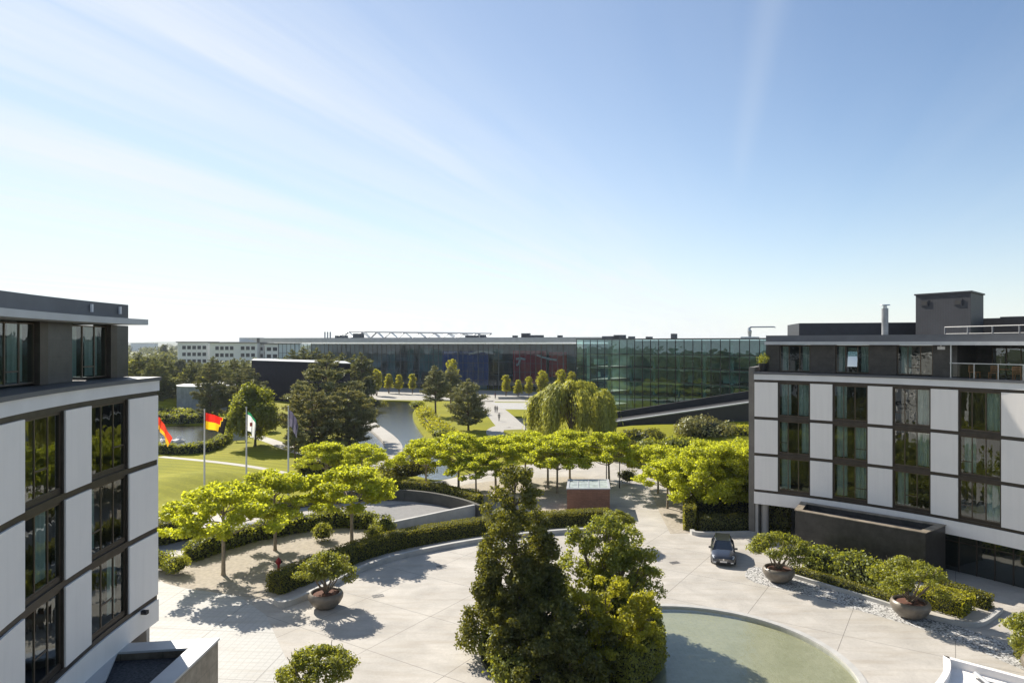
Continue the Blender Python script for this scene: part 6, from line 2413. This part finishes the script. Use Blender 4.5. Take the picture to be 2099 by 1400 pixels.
def person(px, py, rz, top, trousers, label, phase=1.0, h=1.74):
    x, y = G(px, py)
    k = h / 1.74
    sw = .20 * phase
    J = {'pelvis': (0, 0, .93), 'waist': (0, 0, 1.08), 'chest': (0, .01, 1.32), 'neck': (0, .0, 1.48), 'head': (0, .02, 1.58), 'crown': (0, .02, 1.69),
         'lhip': (.09, 0, .90), 'lknee': (.10, sw * .7, .49), 'lank': (.10, sw * .9, .09), 'ltoe': (.11, sw * .9 + .14, .035),
         'rhip': (-.09, 0, .90), 'rknee': (-.10, -sw * .3, .49), 'rank': (-.10, -sw * 1.3, .10), 'rtoe': (-.11, -sw * 1.3 + .14, .04),
         'lsh': (.18, 0, 1.40), 'lel': (.23, -sw * .5, 1.14), 'lwr': (.23, -sw * .4 + .08, .90), 'lha': (.23, -sw * .4 + .12, .80),
         'rsh': (-.18, 0, 1.40), 'rel': (-.23, sw * .3, 1.14), 'rwr': (-.23, sw * .7 + .08, .91), 'rha': (-.23, sw * .8 + .11, .81)}
    Rr = {'pelvis': .15, 'waist': .125, 'chest': .155, 'neck': .055, 'head': .095, 'crown': .07, 'lhip': .095, 'lknee': .06, 'lank': .042, 'ltoe': .04,
          'lsh': .06, 'lel': .045, 'lwr': .033, 'lha': .036}
    E = [('pelvis', 'waist'), ('waist', 'chest'), ('chest', 'neck'), ('neck', 'head'), ('head', 'crown')]
    for s in 'lr':
        E += [('pelvis', s + 'hip'), (s + 'hip', s + 'knee'), (s + 'knee', s + 'ank'), (s + 'ank', s + 'toe'), ('chest', s + 'sh'), (s + 'sh', s + 'el'), (s + 'el', s + 'wr'), (s + 'wr', s + 'ha')]
    names = list(J)
    me = bpy.data.meshes.new('body')
    me.from_pydata([tuple(c * k for c in J[n]) for n in names], [(names.index(a), names.index(b_)) for a, b_ in E], [])
    o = bpy.data.objects.new('body', me)
    COL.objects.link(o)
    sk = o.modifiers.new('skin', 'SKIN'); 
    bm = bmesh.new(); bm.from_mesh(me)
    lay = bm.verts.layers.skin.verify()
    bm.verts.ensure_lookup_table()
    for i, n in enumerate(names):
        r_ = Rr.get(n, Rr.get('l' + n[1:], .05)) * k
        bm.verts[i][lay].radius = (r_, r_ * (.75 if n in ('chest', 'pelvis', 'waist') else 1))
        bm.verts[i][lay].use_root = (n == 'pelvis')
    bm.to_mesh(me); bm.free()
    sb = o.modifiers.new('sub', 'SUBSURF'); sb.levels = 1; sb.render_levels = 1
    dg = bpy.context.evaluated_depsgraph_get()
    me2 = bpy.data.meshes.new_from_object(o.evaluated_get(dg))
    o.modifiers.clear()
    o.data = me2
    me2.materials.clear()
    for m_ in (M['skin'], top, trousers, M['black']): me2.materials.append(m_)
    for f in me2.polygons:
        z = f.center.z / k; ax = abs(f.center.x) / k
        f.material_index = 0 if z > 1.475 or (z < .88 and ax > .19) else 1 if z > .98 or (ax > .185 and z > .88) else 3 if z < .085 else 2
        f.use_smooth = True
    t = thing('person', (x, y, 0), label, 'person', 'people walking on the lakeside path', rz)
    o.parent = t
    b = MB(); b.lathe([(.101 * k, 1.585 * k), (.108 * k, 1.65 * k), (.085 * k, 1.72 * k), (.03 * k, 1.745 * k)], (0, 0, 0), 12); b.build('hair', M['soil'], t, smooth=True)
    return t


cl_dark = simple('dark_jacket', (.02, .02, .025), .85); cl_blue = simple('blue_jeans', (.04, .055, .10), .85)
cl_grey = simple('grey_shirt', (.12, .12, .13), .85); cl_red = simple('dusky_red_top', (.22, .05, .05), .85)
person(1023, 863, 3.3, cl_dark, cl_dark, 'person in dark clothes walking nearest on the pale lakeside path', 1.0, 1.85)
person(1015, 846, 2.9, cl_dark, cl_blue, 'person in dark jacket and jeans, left of the walking pair', -1.0, 1.8)
person(1019, 846, 3.1, cl_grey, cl_dark, 'person in grey shirt, right of the walking pair', 1.0, 1.75)
person(1015, 817, 1.2, cl_red, cl_dark, 'person in a dusky red top far off on the promenade', 1.0, 1.8)

# white boats moored on the pond
for px, py, rz, lab in ((338, 904, .6, 'small white pedal boat on the pond next to the left wing'), (363, 906, -.4, 'small white pedal boat on the pond, farther right')):
    x, y = G(px, py, -.35)
    t = thing('pedal_boat', (x, y, -.42), lab, 'boat', 'white pedal boats on the pond', rz)
    for s in (-1, 1):
        b = MB(); b.tube([(s * .5, -1.2, .25), (s * .5, -.9, .18), (s * .5, .9, .18), (s * .5, 1.25, .3)], [.06, .2, .2, .06], 8); b.build('float', M['white_render'], t, smooth=True)
    b = MB(); b.box((0, 0, .42), (1.3, 1.5, .12)); b.build('deck', M['white_render'], t)
    b = MB(); b.box((0, .45, .75), (1.1, .14, .6), 0, 0, -.25); b.box((0, .15, .55), (1.1, .5, .14)); b.build('seat', M['cornice'], t)
# pedestal sign at the chestnut tree (white tilted panel)
x, y = G(493, 905)
t = thing('info_panel', (x, y, 0), 'small tilted grey panel on the lawn in front of the chestnut tree', 'panel')
b = MB(); b.box((0, 0, 1.0), (2.4, .12, 1.7), .3, 0, -.5); b.build('panel', M['fascia'], t)
b = MB(); b.box((-.8, .1, .4), (.1, .1, .8)); b.box((.8, .1, .4), (.1, .1, .8)); b.build('stand', M['dark_metal'], t)
# low box on the promenade
x, y = G(1068, 818)
b = MB(); b.prism([(x - 7, y), (x + 9, y), (x + 9, y + 2.5), (x - 7, y + 2.5)], 0, .55)
b.prism([(x - 7.2, y - .2), (x + 9.2, y - .2), (x + 9.2, y + 2.7), (x - 7.2, y + 2.7)], .554, .7)
tag(b.build('promenade_bench', M['concrete']), 'long low stone bench on the promenade left of the willow', 'bench')

# drain covers let into the plaza
for px, py, lab in ((775, 1221, 'dark drain grate in the plaza right of the lone potted shrub'), (1383, 1153, 'small drain grate in the plaza left of the car'), (905, 1160, 'small round edged drain grate near the central hedge kerb')):
    x, y = G(px, py)
    t = thing('drain_cover', (x, y, 0.0), lab, 'drain', 'drain covers in the plaza', .4)
    b = MB()
    for q in (-.36, .36):
        b.box((q, 0, .006), (.05, .5, .012)); b.box((0, q * .62, .006), (.67, .05, .012))
    b.build('frame', M['roof_grey'], t)
    b = MB()
    for k in range(7):
        b.box((-.27 + k * .09, 0, .004), (.05, .39, .008))
    b.build('grate', M['dark_metal'], t)
# ------------------------------------------------------------------ tidy
for o in bpy.data.objects:
    if '_local' in o:
        del o['_local']

# thin summer haze: one closed box of air round the camera and the whole scene
hzm = bpy.data.materials.new('thin_air')
hzm.use_nodes = True
hn = hzm.node_tree; hn.nodes.clear()
ho = hn.nodes.new('ShaderNodeOutputMaterial')
pv_ = hn.nodes.new('ShaderNodeVolumePrincipled')
pv_.inputs['Color'].default_value = (0.80, 0.88, 1.0, 1)
pv_.inputs['Density'].default_value = 0.00008
pv_.inputs['Anisotropy'].default_value = 0.3
hn.links.new(pv_.outputs[0], ho.inputs['Volume'])
hb = MB()
hb.box((0, 4300, 25.0), (18800, 9800, 54.8))
hz_ = hb.build('haze', hzm)
hz_['kind'] = 'stuff'
